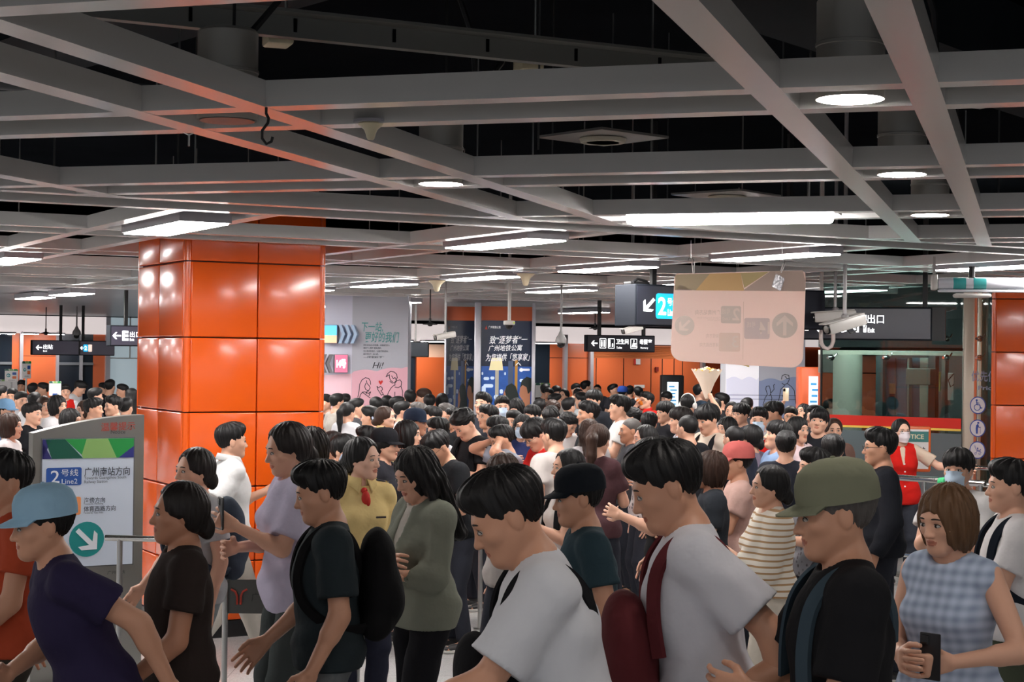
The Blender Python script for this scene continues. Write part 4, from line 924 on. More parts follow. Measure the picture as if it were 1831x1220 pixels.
# ------------------------------------------------------------------ railings and barriers
def railing(pts, lb, z=1.05, rad=.021, posts=(), mid=(), name='railing', pr=.018):
    r = empty(name, (pts[0][0], pts[0][1], 0), 0, lb, 'railing')
    P = [Vector((x - pts[0][0], y - pts[0][1], z)) for x, y in pts]
    MB().tube(P, rad, 12).build('handrail', CHROME, r)
    for m_ in mid: MB().tube([p - Vector((0, 0, z - m_)) for p in P], rad * .7, 8).build('rail', CHROME, r)
    for t in posts:
        i = min(int(t), len(P) - 2); q = P[i].lerp(P[i + 1], t - i)
        MB().cyl((q.x, q.y, 0), (q.x, q.y, z), pr, 12).lathe([(.05, 0), (.05, .012), (.02, .016)], 14, (q.x, q.y, 0)).build('post', STEEL, r)
    return r
pA, pB = at(250, 968, 9.45), at(404, 967, 9.4)
rz_ = pB.z
rl = railing([(pA.x - .2, pA.y + .02), (pB.x, pB.y), (at(640, 968, 9.5).x, 9.55)], 'steel crowd barrier with a dark metro plate beside the notice stand', rz_, .017, (0.12, 1.0, 2.0), (.13,), 'crowd_barrier', .0165)
q0 = at(403, 1037, 9.4); q1 = at(560, 1097, 9.45)
bw = q1.x - q0.x
o = MB().box(((q0.x + q1.x) / 2 - (pA.x - .2), 9.42 - pA.y - .02, (q0.z + q1.z) / 2), (bw, .012, q0.z - q1.z)).build('plate', mat('barrier_plate', (92, 92, 90), .4, .6), rl)
lo = MB(); cx, cz = at(427, 1068, 9.4).x - pA.x + .2, at(427, 1068, 9.4).z; s_ = .048
for sg in (-1, 1): lo.tube([(cx + sg * s_ * .95, 9.405 - pA.y - .02, cz + s_ * .9), (cx + sg * s_ * .45, 9.405 - pA.y - .02, cz + s_ * .62), (cx + sg * s_ * .22, 9.405 - pA.y - .02, cz + s_ * .1), (cx + sg * s_ * .2, 9.405 - pA.y - .02, cz - s_ * .9)], .0065, 6)
lo.build('emblem', mat('emblem_red', (168, 50, 34), .5), rl)
text(rl, '广州地铁', cx + .17, cz, .2, .05, mat('plate_print', (50, 50, 50), .5), 9.408 - pA.y - .02)
def prl(a, b, y0, y1, lb, posts, mid=(), rad=.021):
    p, q = at(*a, y0), at(*b, y1); return railing([(p.x, p.y), (q.x, q.y)], lb, (p.z + q.z) / 2, rad, posts, mid)
prl((1588, 853), (1762, 865), 13.6, 13.0, 'steel railing in front of the woman in the red vest', (.0, .38, .95), (.5,), .024)
prl((1716, 835), (1776, 838), 16.2, 16.0, 'steel railing between the lift and the right pillar', (.3, .98), (.6,))
prl((1728, 864), (1870, 874), 14.0, 13.6, 'steel railing running past the foot of the right pillar', (.35, .95))
prl((797, 873), (868, 872), 12.6, 12.6, 'white-shining rail end beside the bowed man in black', (.05, .9), (.7,), .026)
prl((20, 823), (70, 824), 12.2, 12.2, 'steel barrier behind the notice stand at its left edge', (.1, .9), (.92, .8))
o = MB().tube([at(1681, 862, 13.2), at(1692, 861, 13.15)], .034, 14).build('green_tape', mat('tape_green', (60, 190, 120), .5)); tag(o, 'green tape wrapped round the steel railing', 'tape')
# ------------------------------------------------------------------ people: distance-field bodies meshed as one surface
f32 = np.float32
def V(*a): return np.array(a, dtype=np.float64)
def axis(lo, hi, coarse, fine=()):
    """grid positions from lo to hi, refined to a smaller step inside the given (lo, hi, step) bands"""
    xs = [lo]
    while xs[-1] < hi:
        x = xs[-1]; st = coarse
        for a, b, s in fine:
            if a - s <= x < b: st = min(st, s)
            elif a > x: st = min(st, max(s, a - x))
        xs.append(x + st)
    return np.array(xs)
class Field:
    def __init__(s, ax, ay, az):
        s.ax = (ax, ay, az); s.F = np.full((len(ax), len(ay), len(az)), .6, f32)
    def sub(s, lo, hi):
        return tuple(slice(max(0, np.searchsorted(a, l) - 1), np.searchsorted(a, h) + 1) for a, l, h in zip(s.ax, lo, hi))
    def grid(s, sl):
        x, y, z = (a[q].astype(f32) for a, q in zip(s.ax, sl))
        return x[:, None, None], y[None, :, None], z[None, None, :]
    def put(s, sl, d, k, op):
        A = s.F[sl]
        if op == 's': d = -d
        if op == 'u':
            h = np.maximum(k - np.abs(A - d), 0) / k if k else 0
            s.F[sl] = np.minimum(A, d) - h * h * k * .25
        else:
            h = np.maximum(k - np.abs(A - d), 0) / k if k else 0
            s.F[sl] = np.maximum(A, d) + h * h * k * .25
    def cap(s, a, b, ra, rb=None, k=.03, sc=None, op='u'):
        """tapered capsule; sc = per-axis scale (<1 flattens)"""
        a, b = np.asarray(a, float), np.asarray(b, float); rb = ra if rb is None else rb
        S = np.ones(3) if sc is None else np.asarray(sc, float)
        r = max(ra, rb); m = k + .01
        lo = np.minimum(a, b) - r * S - m; hi = np.maximum(a, b) + r * S + m
        sl = s.sub(lo, hi); x, y, z = s.grid(sl)
        A, B = a / S, b / S; u = B - A; L = max(float(u @ u), 1e-9)
        px, py, pz = x / f32(S[0]) - f32(A[0]), y / f32(S[1]) - f32(A[1]), z / f32(S[2]) - f32(A[2])
        t = np.clip((px * f32(u[0]) + py * f32(u[1]) + pz * f32(u[2])) / f32(L), 0, 1)
        d = np.sqrt((px - t * f32(u[0])) ** 2 + (py - t * f32(u[1])) ** 2 + (pz - t * f32(u[2])) ** 2) - (f32(ra) + f32(rb - ra) * t)
        s.put(sl, d * f32(S.min()), k, op); return s
    def ell(s, c, r, k=.03, Rm=None, op='u', n=None):
        c = np.asarray(c, float); r = np.asarray(r, float); R_ = np.eye(3) if Rm is None else Rm
        e = np.sqrt(((R_ * r) ** 2).sum(1)) + k + .012
        sl = s.sub(c - e, c + e); x, y, z = s.grid(sl)
        X, Y, Z_ = x - f32(c[0]), y - f32(c[1]), z - f32(c[2])
        q = [(X * f32(R_[0, i]) + Y * f32(R_[1, i]) + Z_ * f32(R_[2, i])) for i in range(3)]
        k0 = np.sqrt((q[0] / f32(r[0])) ** 2 + (q[1] / f32(r[1])) ** 2 + (q[2] / f32(r[2])) ** 2)
        k1 = np.sqrt((q[0] / f32(r[0] ** 2)) ** 2 + (q[1] / f32(r[1] ** 2)) ** 2 + (q[2] / f32(r[2] ** 2)) ** 2) + f32(1e-6)
        d = k0 * (k0 - 1) / k1
        s.put(sl, d, k, op); return s
    def plane(s, n, c, k=.004):
        """keep the side where n.p < c"""
        x, y, z = s.grid((slice(None),) * 3)
        d = x * f32(n[0]) + y * f32(n[1]) + z * f32(n[2]) - f32(c)
        s.put((slice(None),) * 3, d, k, 'i'); return s
    def ripple(s, amp, f=(17, 13, 21), lo=None, hi=None):
        x, y, z = s.grid((slice(None),) * 3)
        s.F += f32(amp) * (np.sin(f[0] * x + 6 * np.sin(f[2] * .45 * z)) * np.sin(f[1] * y + 5 * z + 1.3) + .6 * np.sin(f[2] * z + 9 * x + 7 * y)); return s
CORN = [(0, 0, 0), (1, 0, 0), (0, 1, 0), (1, 1, 0), (0, 0, 1), (1, 0, 1), (0, 1, 1), (1, 1, 1)]
EDG = [(0, 1), (2, 3), (4, 5), (6, 7), (0, 2), (1, 3), (4, 6), (5, 7), (0, 4), (1, 5), (2, 6), (3, 7)]
def mesh_field(fl, name='surface'):
    F = fl.F; F[0], F[-1] = .5, .5; F[:, 0], F[:, -1] = .5, .5; F[:, :, 0], F[:, :, -1] = .5, .5
    S = F < 0; nx, ny, nz = F.shape; I = S.astype(np.int8)
    c = sum(I[a:nx - 1 + a, b:ny - 1 + b, e:nz - 1 + e] for a, b, e in CORN)
    act = (c > 0) & (c < 8); idx = np.full(act.shape, -1, np.int32); ii, jj, kk = np.nonzero(act); idx[ii, jj, kk] = np.arange(len(ii))
    fv = np.stack([F[ii + a, jj + b, kk + e] for a, b, e in CORN], 1).astype(np.float64)
    acc = np.zeros((len(ii), 3)); cnt = np.zeros(len(ii)); CO = np.array(CORN, float)
    for a, b in EDG:
        m = (fv[:, a] < 0) != (fv[:, b] < 0); t = fv[:, a] / np.where(m, fv[:, a] - fv[:, b], 1)
        acc += np.where(m[:, None], CO[a] + t[:, None] * (CO[b] - CO[a]), 0); cnt += m
    fr = acc / np.maximum(cnt, 1)[:, None]; P = np.empty((len(ii), 3))
    for q, (a, i_) in enumerate(zip(fl.ax, (ii, jj, kk))): P[:, q] = a[i_] + fr[:, q] * (a[i_ + 1] - a[i_])
    Q = []
    for axn in range(3):
        sl0 = [slice(None)] * 3; sl1 = [slice(None)] * 3; sl0[axn] = slice(0, -1); sl1[axn] = slice(1, None)
        ch = S[tuple(sl0)] != S[tuple(sl1)]
        i, j, k = np.nonzero(ch); up = S[i, j, k]
        o1, o2 = [(1, 2), (2, 0), (0, 1)][axn]
        def cell(d1, d2):
            p = [i.copy(), j.copy(), k.copy()]; p[o1] -= d1; p[o2] -= d2
            ok = np.ones(len(i), bool)
            for t in range(3): ok &= (p[t] >= 0) & (p[t] < act.shape[t]); p[t] = np.clip(p[t], 0, act.shape[t] - 1)
            return np.where(ok, idx[p[0], p[1], p[2]], -1)
        q = np.stack([cell(1, 1), cell(0, 1), cell(0, 0), cell(1, 0)], 1)
        q[~up] = q[~up][:, ::-1]; Q.append(q[(q >= 0).all(1)])
    Q = np.concatenate(Q) if Q else np.zeros((0, 4), int)
    me = bpy.data.meshes.new(name); me.vertices.add(len(P)); me.vertices.foreach_set('co', P.ravel())
    me.loops.add(Q.size); me.loops.foreach_set('vertex_index', Q.ravel().astype(np.int32))
    me.polygons.add(len(Q)); me.polygons.foreach_set('loop_start', np.arange(0, Q.size, 4, dtype=np.int32))
    me.update(calc_edges=True); me.polygons.foreach_set('use_smooth', np.ones(len(Q), bool)); me.validate()
    return me
def rotm(yaw=0, pitch=0, roll=0):
    """head rotation; yaw>0 turns to the person's -y facing left (image right when facing the camera), pitch>0 looks down"""
    return np.array((Matrix.Rotation(R(yaw), 3, 'Z') @ Matrix.Rotation(R(pitch), 3, 'X') @ Matrix.Rotation(R(roll), 3, 'Y')))

# ---- pose
def ik(S, W, hint, l1=.285, l2=.25):
    d = W - S; L = np.linalg.norm(d)
    if L > (l1 + l2) * .995: W = S + d * ((l1 + l2) * .995 / L); d = W - S; L = np.linalg.norm(d)
    u = d / L; a = (l1 * l1 - l2 * l2 + L * L) / (2 * L); h = math.sqrt(max(l1 * l1 - a * a, 1e-6))
    hv = hint - u * (hint @ u); hv = hv / (np.linalg.norm(hv) + 1e-9)
    return S + u * a + hv * h, W
ARM = {  # wrist offset from the shoulder (x outwards), elbow hint, finger curl
    'down': ((.05, -.03, -.52), (.25, .6, 0), 35), 'loose': ((.07, -.09, -.5), (.3, .8, 0), 45), 'swingf': ((.0, -.25, -.44), (.3, .6, -.6), 45), 'swingb': ((.06, .2, -.47), (.3, .9, .3), 45),
    'phone': ((-.11, -.3, -.16), (.35, .1, -.9), 62), 'phone_low': ((-.1, -.27, -.27), (.4, .2, -.9), 62), 'chest': ((-.2, -.2, -.22), (.6, .1, -.8), 55), 'bag': ((-.06, -.17, -.17), (.5, .3, -.9), 80),
    'ear': ((-.07, -.1, .19), (.75, -.2, -.5), 70), 'mouth': ((-.13, -.17, .13), (.5, -.1, -.8), 70), 'raise': ((.02, -.22, .34), (.6, -.3, -.5), 50), 'wave': ((.0, -.3, .1), (.5, .1, -.9), 12),
    'point': ((.42, -.22, -.16), (.1, .5, -.6), 10), 'forward': ((-.02, -.46, -.22), (.3, .4, -.9), 40), 'reach': ((.02, -.34, -.38), (.3, .6, -.5), 40), 'cross': ((-.25, -.16, -.24), (.7, .1, -.7), 50), 'hip': ((.03, -.12, -.36), (.9, .5, 0), 60)}
def make_pose(la='down', ra='down', lean=0, head=(0, 0, 0), stride=0, sex='m'):
    sh = .168 if sex == 'm' else .150
    J = {'sex': sex, 'head': head}; pel = V(0, 0, .92)
    Rl = np.array(Matrix.Rotation(R(lean), 3, 'X'))
    T = lambda p: pel + Rl @ (np.asarray(p, float) - pel)
    J['Rl'] = Rl; J['pel'] = pel; J['T'] = T
    J['nk'] = T((0, .012, 1.425)); J['Rh'] = Rl @ rotm(*head) if lean < 12 else np.array(Matrix.Rotation(R(lean * .6), 3, 'X')) @ rotm(*head)
    off = J['Rh'] @ V(0, -.012, .10)
    J['hd'] = J['nk'] + (Rl @ V(0, -.012, .05)) + off
    for s, nm, pr in ((-1, 'R', ra), (1, 'L', la)):                       # the person's right arm is at -x
        Sh = T((s * sh, .012, 1.375)); J['S' + nm] = Sh
        if isinstance(pr, str): w, h, c = ARM[pr]; cv = c
        else: w, h, cv = pr
        w = Rl @ V(s * w[0], w[1], w[2]) if lean < 25 else V(s * w[0], w[1], w[2]); h = V(s * h[0], h[1], h[2])
        E, W = ik(Sh, Sh + w, h); J['E' + nm], J['W' + nm], J['C' + nm] = E, W, cv
        q = s * stride
        hip = V(s * .088, .008, .89); ank = V(s * .095, -q * .30, .085 + (.06 if q < -.5 else 0)); J['H' + nm] = hip; J['A' + nm] = ank
        d = ank - hip; L = np.linalg.norm(d)
        K, A_ = ik(hip, ank, V(s * .05, -1, 0), .415, .405) if L < .819 else (hip + d * .5 + V(0, -.01, 0), ank)
        J['K' + nm] = K; J['A' + nm] = A_
        fd = V(s * .12, -1, 0 if q >= -.5 else -.55); J['F' + nm] = A_ + fd / np.linalg.norm(fd) * .155 + V(0, 0, -.055 if q >= -.5 else -.02)
    return J
def hand_parts(fl, J, nm, fine):
    s = -1 if nm == 'R' else 1
    E, W, c = J['E' + nm], J['W' + nm], J['C' + nm]
    u = W - E; u /= np.linalg.norm(u)
    inw = V(-s, 0, 0); pn = inw - u * (inw @ u)
    if np.linalg.norm(pn) < .35: pn = V(0, -.2, 1) - u * (V(0, -.2, 1) @ u)
    if 'PN' + nm in J: pn = J['PN' + nm] - u * (J['PN' + nm] @ u)
    pn /= np.linalg.norm(pn); ac = np.cross(u, pn)                          # palm normal, across the palm
    if ac @ V(0, -1, .4) < 0: ac = -ac                                      # thumb side looks forwards
    K = W + u * .088
    if not fine:
        fl.cap(W, K, .03, .034, .02, None); fl.cap(K, K + u * .05 + pn * .03, .03, .022, .015); fl.cap(W + u * .03 + ac * .025, W + u * .085 + ac * .05 + pn * .02, .016, .013, .012); return
    for t in (-.031, -.0105, .0105, .031): fl.cap(W + ac * t * .6 + u * .01, K + ac * t, .0140, .0130, .012)
    lens = (.066, .078, .084, .074)                                         # little to index
    for t, L in zip((-.0335, -.0112, .0112, .0335), lens):
        p = K + ac * t; d = u + ac * t * 4.2; d /= np.linalg.norm(d); cc = R(c + (-4 if t > .02 else (5 if t < -.02 else 0)))
        for g, (fr, kk) in enumerate(((.45, .75), (.32, 1.0), (.23, .7))):
            an = cc * kk * (.55 if g == 0 else .62)
            d = d * math.cos(an) + pn * math.sin(an) - 0; d /= np.linalg.norm(d)
            dn = pn - d * (pn @ d); pn2 = dn / (np.linalg.norm(dn) + 1e-9)
            q = p + d * L * fr * 1.1; fl.cap(p, q, .0094 - .0006 * g, .0089 - .0008 * g, .0015); p = q
            d, _ = d, pn2
    a0 = W + u * .025 + ac * .026 + pn * .006
    a1 = a0 + (ac * .55 + u * .62 + pn * .45) * .045; a2 = a1 + (u * .8 + ac * .15 + pn * .5) * .036; a3 = a2 + (u * .86 + pn * .45) * .026
    fl.cap(a0, a1, .0155, .0115, .012); fl.cap(a1, a2, .0108, .0096, .004); fl.cap(a2, a3, .0096, .0082, .004)
def head_parts(fl, c, Rh, sex, q=1.0):
    H = lambda x, y, z: c + Rh @ V(x, y, z)
    f = sex == 'f'
    fl.ell(H(0, .018, .032), (.075, .092, .084), .02, Rh)
    fl.ell(H(0, -.022, -.012), (.066 if f else .068, .066, .088), .03, Rh)
    fl.cap(H(0, -.034, -.03), H(0, -.058, -.088), .05 if f else .053, .026 if f else .031, .03)
    for s in (-1, 1):
        fl.cap(H(s * .045, .012, -.045), H(s * .016, -.056, -.092), .025, .019, .03)
        fl.ell(H(s * .042, -.052, -.024), (.024, .022, .018), .02, Rh)
        fl.ell(H(s * .076, .016, -.006), (.010, .021, .032), .006, Rh)
    fl.ell(H(0, -.066, -.096), (.017, .015, .013), .02, Rh)
    fl.cap(H(-.03, -.076, .022), H(.03, -.076, .022), .010, .010, .022)
    for s in (-1, 1): fl.ell(H(s * .031, -.098, -.002), (.017, .014, .0105), .012, Rh, 's')
    fl.cap(H(0, -.080, .006), H(0, -.103, -.034), .0075, .0115, .012)
    for s in (-1, 1): fl.ell(H(s * .0115, -.093, -.037), (.0085, .009, .007), .008, Rh)
    if q:
        fl.ell(H(0, -.086, -.0585), (.022, .0085, .0060), .005, Rh); fl.ell(H(0, -.085, -.0700), (.019, .0095, .0065), .005, Rh)
        fl.cap(H(-.022, -.097, -.0645), H(.022, -.097, -.0645), .0028, .0028, .003, op='s')
def body_mesh(J, lod, show):
    """lod: 0 near, 1 middle, 2 far; show = which limbs are bare (others run thinner under clothes)"""
    co, fi = ((.016, .0046), (.022, .0065), (.032, .0095))[lod]
    if lod == 0 and J.get('hero'): fi = .0038
    pts = np.array([J[k] for k in ('SR', 'SL', 'ER', 'EL', 'WR', 'WL', 'KR', 'KL', 'AR', 'AL', 'FR', 'FL', 'hd', 'nk')])
    lo, hi = pts.min(0) - .21, pts.max(0) + .21; lo[2] = -.01; hi[2] = J['hd'][2] + .16
    lo[:2] = np.minimum(lo[:2], -.2); hi[:2] = np.maximum(hi[:2], .2)
    h = J['hd']; bands = [[(h[i] - .135, h[i] + (.135 if i < 2 else .12), fi)] for i in range(3)]
    fine = lod == 0 or J.get('hands')
    if fine:
        hs = .0052 if lod == 0 else .008
        for nm in 'RL':
            u = J['W' + nm] - J['E' + nm]; u = u / np.linalg.norm(u); m = J['W' + nm] + u * .085
            for i in range(3): bands[i].append((m[i] - .125, m[i] + .125, hs))
    fl = Field(*[axis(lo[i], hi[i], co, bands[i]) for i in range(3)])
    f = J['sex'] == 'f'; T = J['T']; sk = lambda k: 0 if k in show else .012
    th = .0
    fl.cap(T((-.06, .01, .95)), T((.06, .01, .95)), .095, .095, .05, (1, .95, 1))
    fl.cap(T((0, .006, 1.0)), T((0, .0, 1.15)), .105 if f else .118, .11 if f else .125, .06, (1.05, .78, 1))
    fl.ell(T((0, -.002, 1.26)), (.130 if f else .146, .096, .155), .06, J['Rl'])
    sp = T((0, .012, 1.385)); fl.cap(J['SR'] * .8 + sp * .2 - V(0, 0, .012), J['SL'] * .8 + sp * .2 - V(0, 0, .012), .05, .05, .05)
    if f:
        for s in (-1, 1): fl.ell(T((s * .068, -.085, 1.235)), (.055, .05, .055), .04)
    H = lambda x, y, z: J['hd'] + J['Rh'] @ V(x, y, z)
    nr = .045 if f else .053
    fl.cap(J['nk'] + V(0, .004, -.03), H(0, .022, -.055), nr + .004, nr - .003, .03)
    for s, nm in ((-1, 'R'), (1, 'L')):
        fl.cap(J['nk'] + V(0, .008, .01), J['S' + nm] + V(-s * .03, 0, .018), .04, .036, .05)
        a = .9 if f else 1.0; e = sk('arms')
        fl.cap(J['S' + nm], J['E' + nm], .052 * a - e, .041 * a - e * .6, .03); fl.cap(J['E' + nm], J['W' + nm], .041 * a - e * .5, .027 * a, .02)
        mid = J['E' + nm] * .68 + J['W' + nm] * .32; fl.cap(J['E' + nm] * .9 + J['W' + nm] * .1, mid, .04 * a - e * .5, .041 * a - e * .5, .02)
        e = sk('legs') * 1.3
        fl.cap(J['H' + nm], J['K' + nm], .085 - e, .055 - e, .04); fl.cap(J['K' + nm], J['A' + nm], .053 - e, .038 - e * .5, .03)
        cm = J['K' + nm] * .65 + J['A' + nm] * .35; fl.ell(cm + V(0, .018, 0), (.05 - e, .052 - e, .11), .04)
        fl.cap(J['A' + nm] + V(0, .02, -.03), J['F' + nm], .034, .028, .02, (1.05, 1, .9))
        hand_parts(fl, J, nm, fine)
    head_parts(fl, J['hd'], J['Rh'], J['sex'], 1 if lod < 2 else 0)
    me = mesh_field(fl, 'body')
    # lips and brows take their own material
    n = len(me.polygons); ce = np.zeros(n * 3); me.polygons.foreach_get('center', ce); q = (ce.reshape(-1, 3) - J['hd']) @ J['Rh']
    mi = np.zeros(n, np.int32)
    lip = ((q[:, 0] / .0235) ** 2 + ((q[:, 2] + .0645) / .0115) ** 2 < 1) & (q[:, 1] < -.07)
    mi[lip] = 1
    me.polygons.foreach_set('material_index', mi)
    return me
def face_y(x, z):
    """rough depth of the face surface in the head frame"""
    return -.0835 + 10.5 * x * x + (.9 * (z - .02) ** 2)
def eyes_mesh(s, open_=1.0):
    b = MB()
    if True:
        b.ell((s * .031, -.0795, -.002), (.0148, .0095, .0068 * open_), 16, 10, 0)
        b.ell((s * .030, -.0845, -.002), (.0062, .0062, .0064 * open_), 14, 8, 1)
        pts = [(s * (.031 + .0165 * math.cos(R(t))), -.0868 + .006 * abs(math.cos(R(t))) ** 2, -.002 + .0078 * open_ * math.sin(R(t))) for t in range(-8, 189, 14)]
        b.tube(pts, .0016, 5, 1)
    o = b.build('eye', [mat('eye_white', (226, 222, 216), .25), mat('eye_dark', (30, 20, 16), .2)], None, 60); me = o.data; bpy.data.objects.remove(o); return me
def brows_mesh(s):
    b = MB()
    if True:
        pts = [(s * (.0145 + .035 * t), -.0895 + .010 * t * t, .017 + .0075 * math.sin(math.pi * (.25 + .6 * t))) for t in [i / 7 for i in range(8)]]
        b.tube(pts, [.0022, .0031, .0034, .0034, .0032, .0028, .0022, .0012], 6)
    o = b.build('eyebrow', [mat('brow_dark', (30, 24, 22), .7)], None, 60); me = o.data; bpy.data.objects.remove(o); return me
def hair_mesh(style, lod, capped=False):
    st = (.0048, .0075, .011)[lod]; lo, hi = V(-.13, -.13, -.17), V(.13, .16, .15)
    if style in ('long', 'longf', 'wavy'): lo[2] = -.46; lo[0], hi[0] = -.16, .16
    if style == 'pony': lo[2] = -.36; hi[1] = .22
    if style == 'bun': hi[1] = .21
    fl = Field(*[axis(lo[i], hi[i], st) for i in range(3)])
    A = ('all',)
    up = {'short': .0, 'fringe': .007, 'buzz': -.006, 'curly': .008, 'bald': -.009}.get(style, .002)
    if style in ('short', 'curly'):
        fl.ell((0, .022, .056), (.087, .103, .072), .01); fl.ell((0, .021, .030), (.0795, .0975, .092), .02)
        fl.ell((0, -.024, .092), (.064, .072, .044), .03); fl.ell((.022, -.058, .088), (.044, .036, .03), .02)
    elif style == 'fringe': fl.ell((0, .022, .045), (.091, .107, .088), .01); fl.ell((0, .022, .026), (.0815, .1, .094), .02)
    else: fl.ell((0, .020, .034), (.087 + up, .104 + up, .094 + up), .01)
    if style == 'fringe': fl.ell((0, -.016, .062), (.080, .090, .066), .03)
    if style == 'bob': fl.ell((0, .018, -.025), (.100, .100, .120), .04)
    if style in ('long', 'longf', 'wavy'):
        fl.ell((0, .024, -.02), (.097, .098, .115), .04)
        for s in (-1, 0, 1): fl.cap((s * .055, .07, -.06), (s * .066, .105, -.34), .05, .036, .04)
        for s in (-1, 1): fl.cap((s * .083, .02, -.03), (s * .098, -.03 if style == 'longf' else .03, -.32), .028, .022, .03)
    if style == 'pony':
        fl.cap((0, .115, .045), (0, .155, .0), .032, .04, .02); fl.cap((0, .155, .0), (.0, .155, -.12), .042, .038, .02); fl.cap((0, .155, -.12), (.015, .135, -.3), .036, .012, .02)
    if style == 'bun': fl.ell((0, .118, -.045), (.062, .048, .05), .02); fl.ell((0, .03, .0), (.086, .094, .098), .03)
    if style == 'tied': fl.ell((0, .03, .0), (.085, .094, .098), .03); fl.ell((0, .115, -.06), (.035, .035, .05), .02)
    # strands
    x, y, z = fl.grid((slice(None),) * 3)
    an = np.arctan2(x, -(y - .045) + 0 * z); el = z
    if lod < 2:
        if style in ('curly',): fl.F += f32(.007) * np.sin(85 * x + 4 * np.sin(60 * z)) * np.sin(80 * y + 2) * np.sin(75 * z + 1)
        elif style != 'buzz': fl.F += f32(.0018 if style in ('pony', 'bun', 'tied') else (.0026 if style in ('short', 'fringe') else .0036)) * (np.sin(19 * an + 30 * el + 2 * np.sin(3 * an)) + .6 * np.sin(33 * an - 18 * el + 1)) * (1 if style in ('pony', 'bun', 'tied') else 1.15)
        if style == 'wavy': fl.F += f32(.009) * np.sin(38 * z + 3 * an) * np.clip(-z * 8, 0, 1)
    # open the face and trim the nape
    if style in ('short', 'curly', 'buzz', 'bald'):
        fl.ell((0, -.125, -.04), (.088, .078, .112), .006, None, 's')
        for s in (-1, 1): fl.ell((s * .1, -.028, -.066), (.06, .058, .078), .008, None, 's')
        d = -(z + .012 + .72 * y); fl.put((slice(None),) * 3, d + 0 * x, .006, 'i')
        if style == 'bald': fl.ell((0, -.05, .12), (.09, .1, .075), .01, None, 's')
    elif style == 'fringe':
        fl.ell((0, -.12, -.075), (.080, .082, .108), .006, None, 's'); d = -(z + .036 + .55 * y); fl.put((slice(None),) * 3, d + 0 * x, .006, 'i')
    elif style in ('pony', 'bun', 'tied'):
        fl.ell((0, -.118, -.012), (.080, .088, .120), .006, None, 's')
        for s in (-1, 1): fl.ell((s * .1, -.035, -.08), (.055, .06, .082), .01, None, 's')
        if style == 'pony':
            m = -(z + .035 + .62 * y); fl.put((slice(None),) * 3, np.where(y + 0 * x + 0 * z > .1, -1.0, m + 0 * x).astype(f32), .004, 'i')
        else: d = -(z + .045 + .6 * y); fl.put((slice(None),) * 3, d + 0 * x, .006, 'i')
    elif style == 'bob':
        fl.ell((0, -.125, -.055), (.070, .088, .118), .006, None, 's'); fl.ell((0, -.02, -.13), (.062, .09, .09), .01, None, 's'); fl.plane((0, 0, -1), .135)
    else:
        fl.ell((0, -.125, -.045), (.068, .085, .118), .006, None, 's'); fl.ell((0, -.025, -.15), (.06, .085, .11), .01, None, 's')
    if capped: fl.ell((0, .02, .13), (.2, .2, .085), .01, None, 's')
    return mesh_field(fl, 'hair')
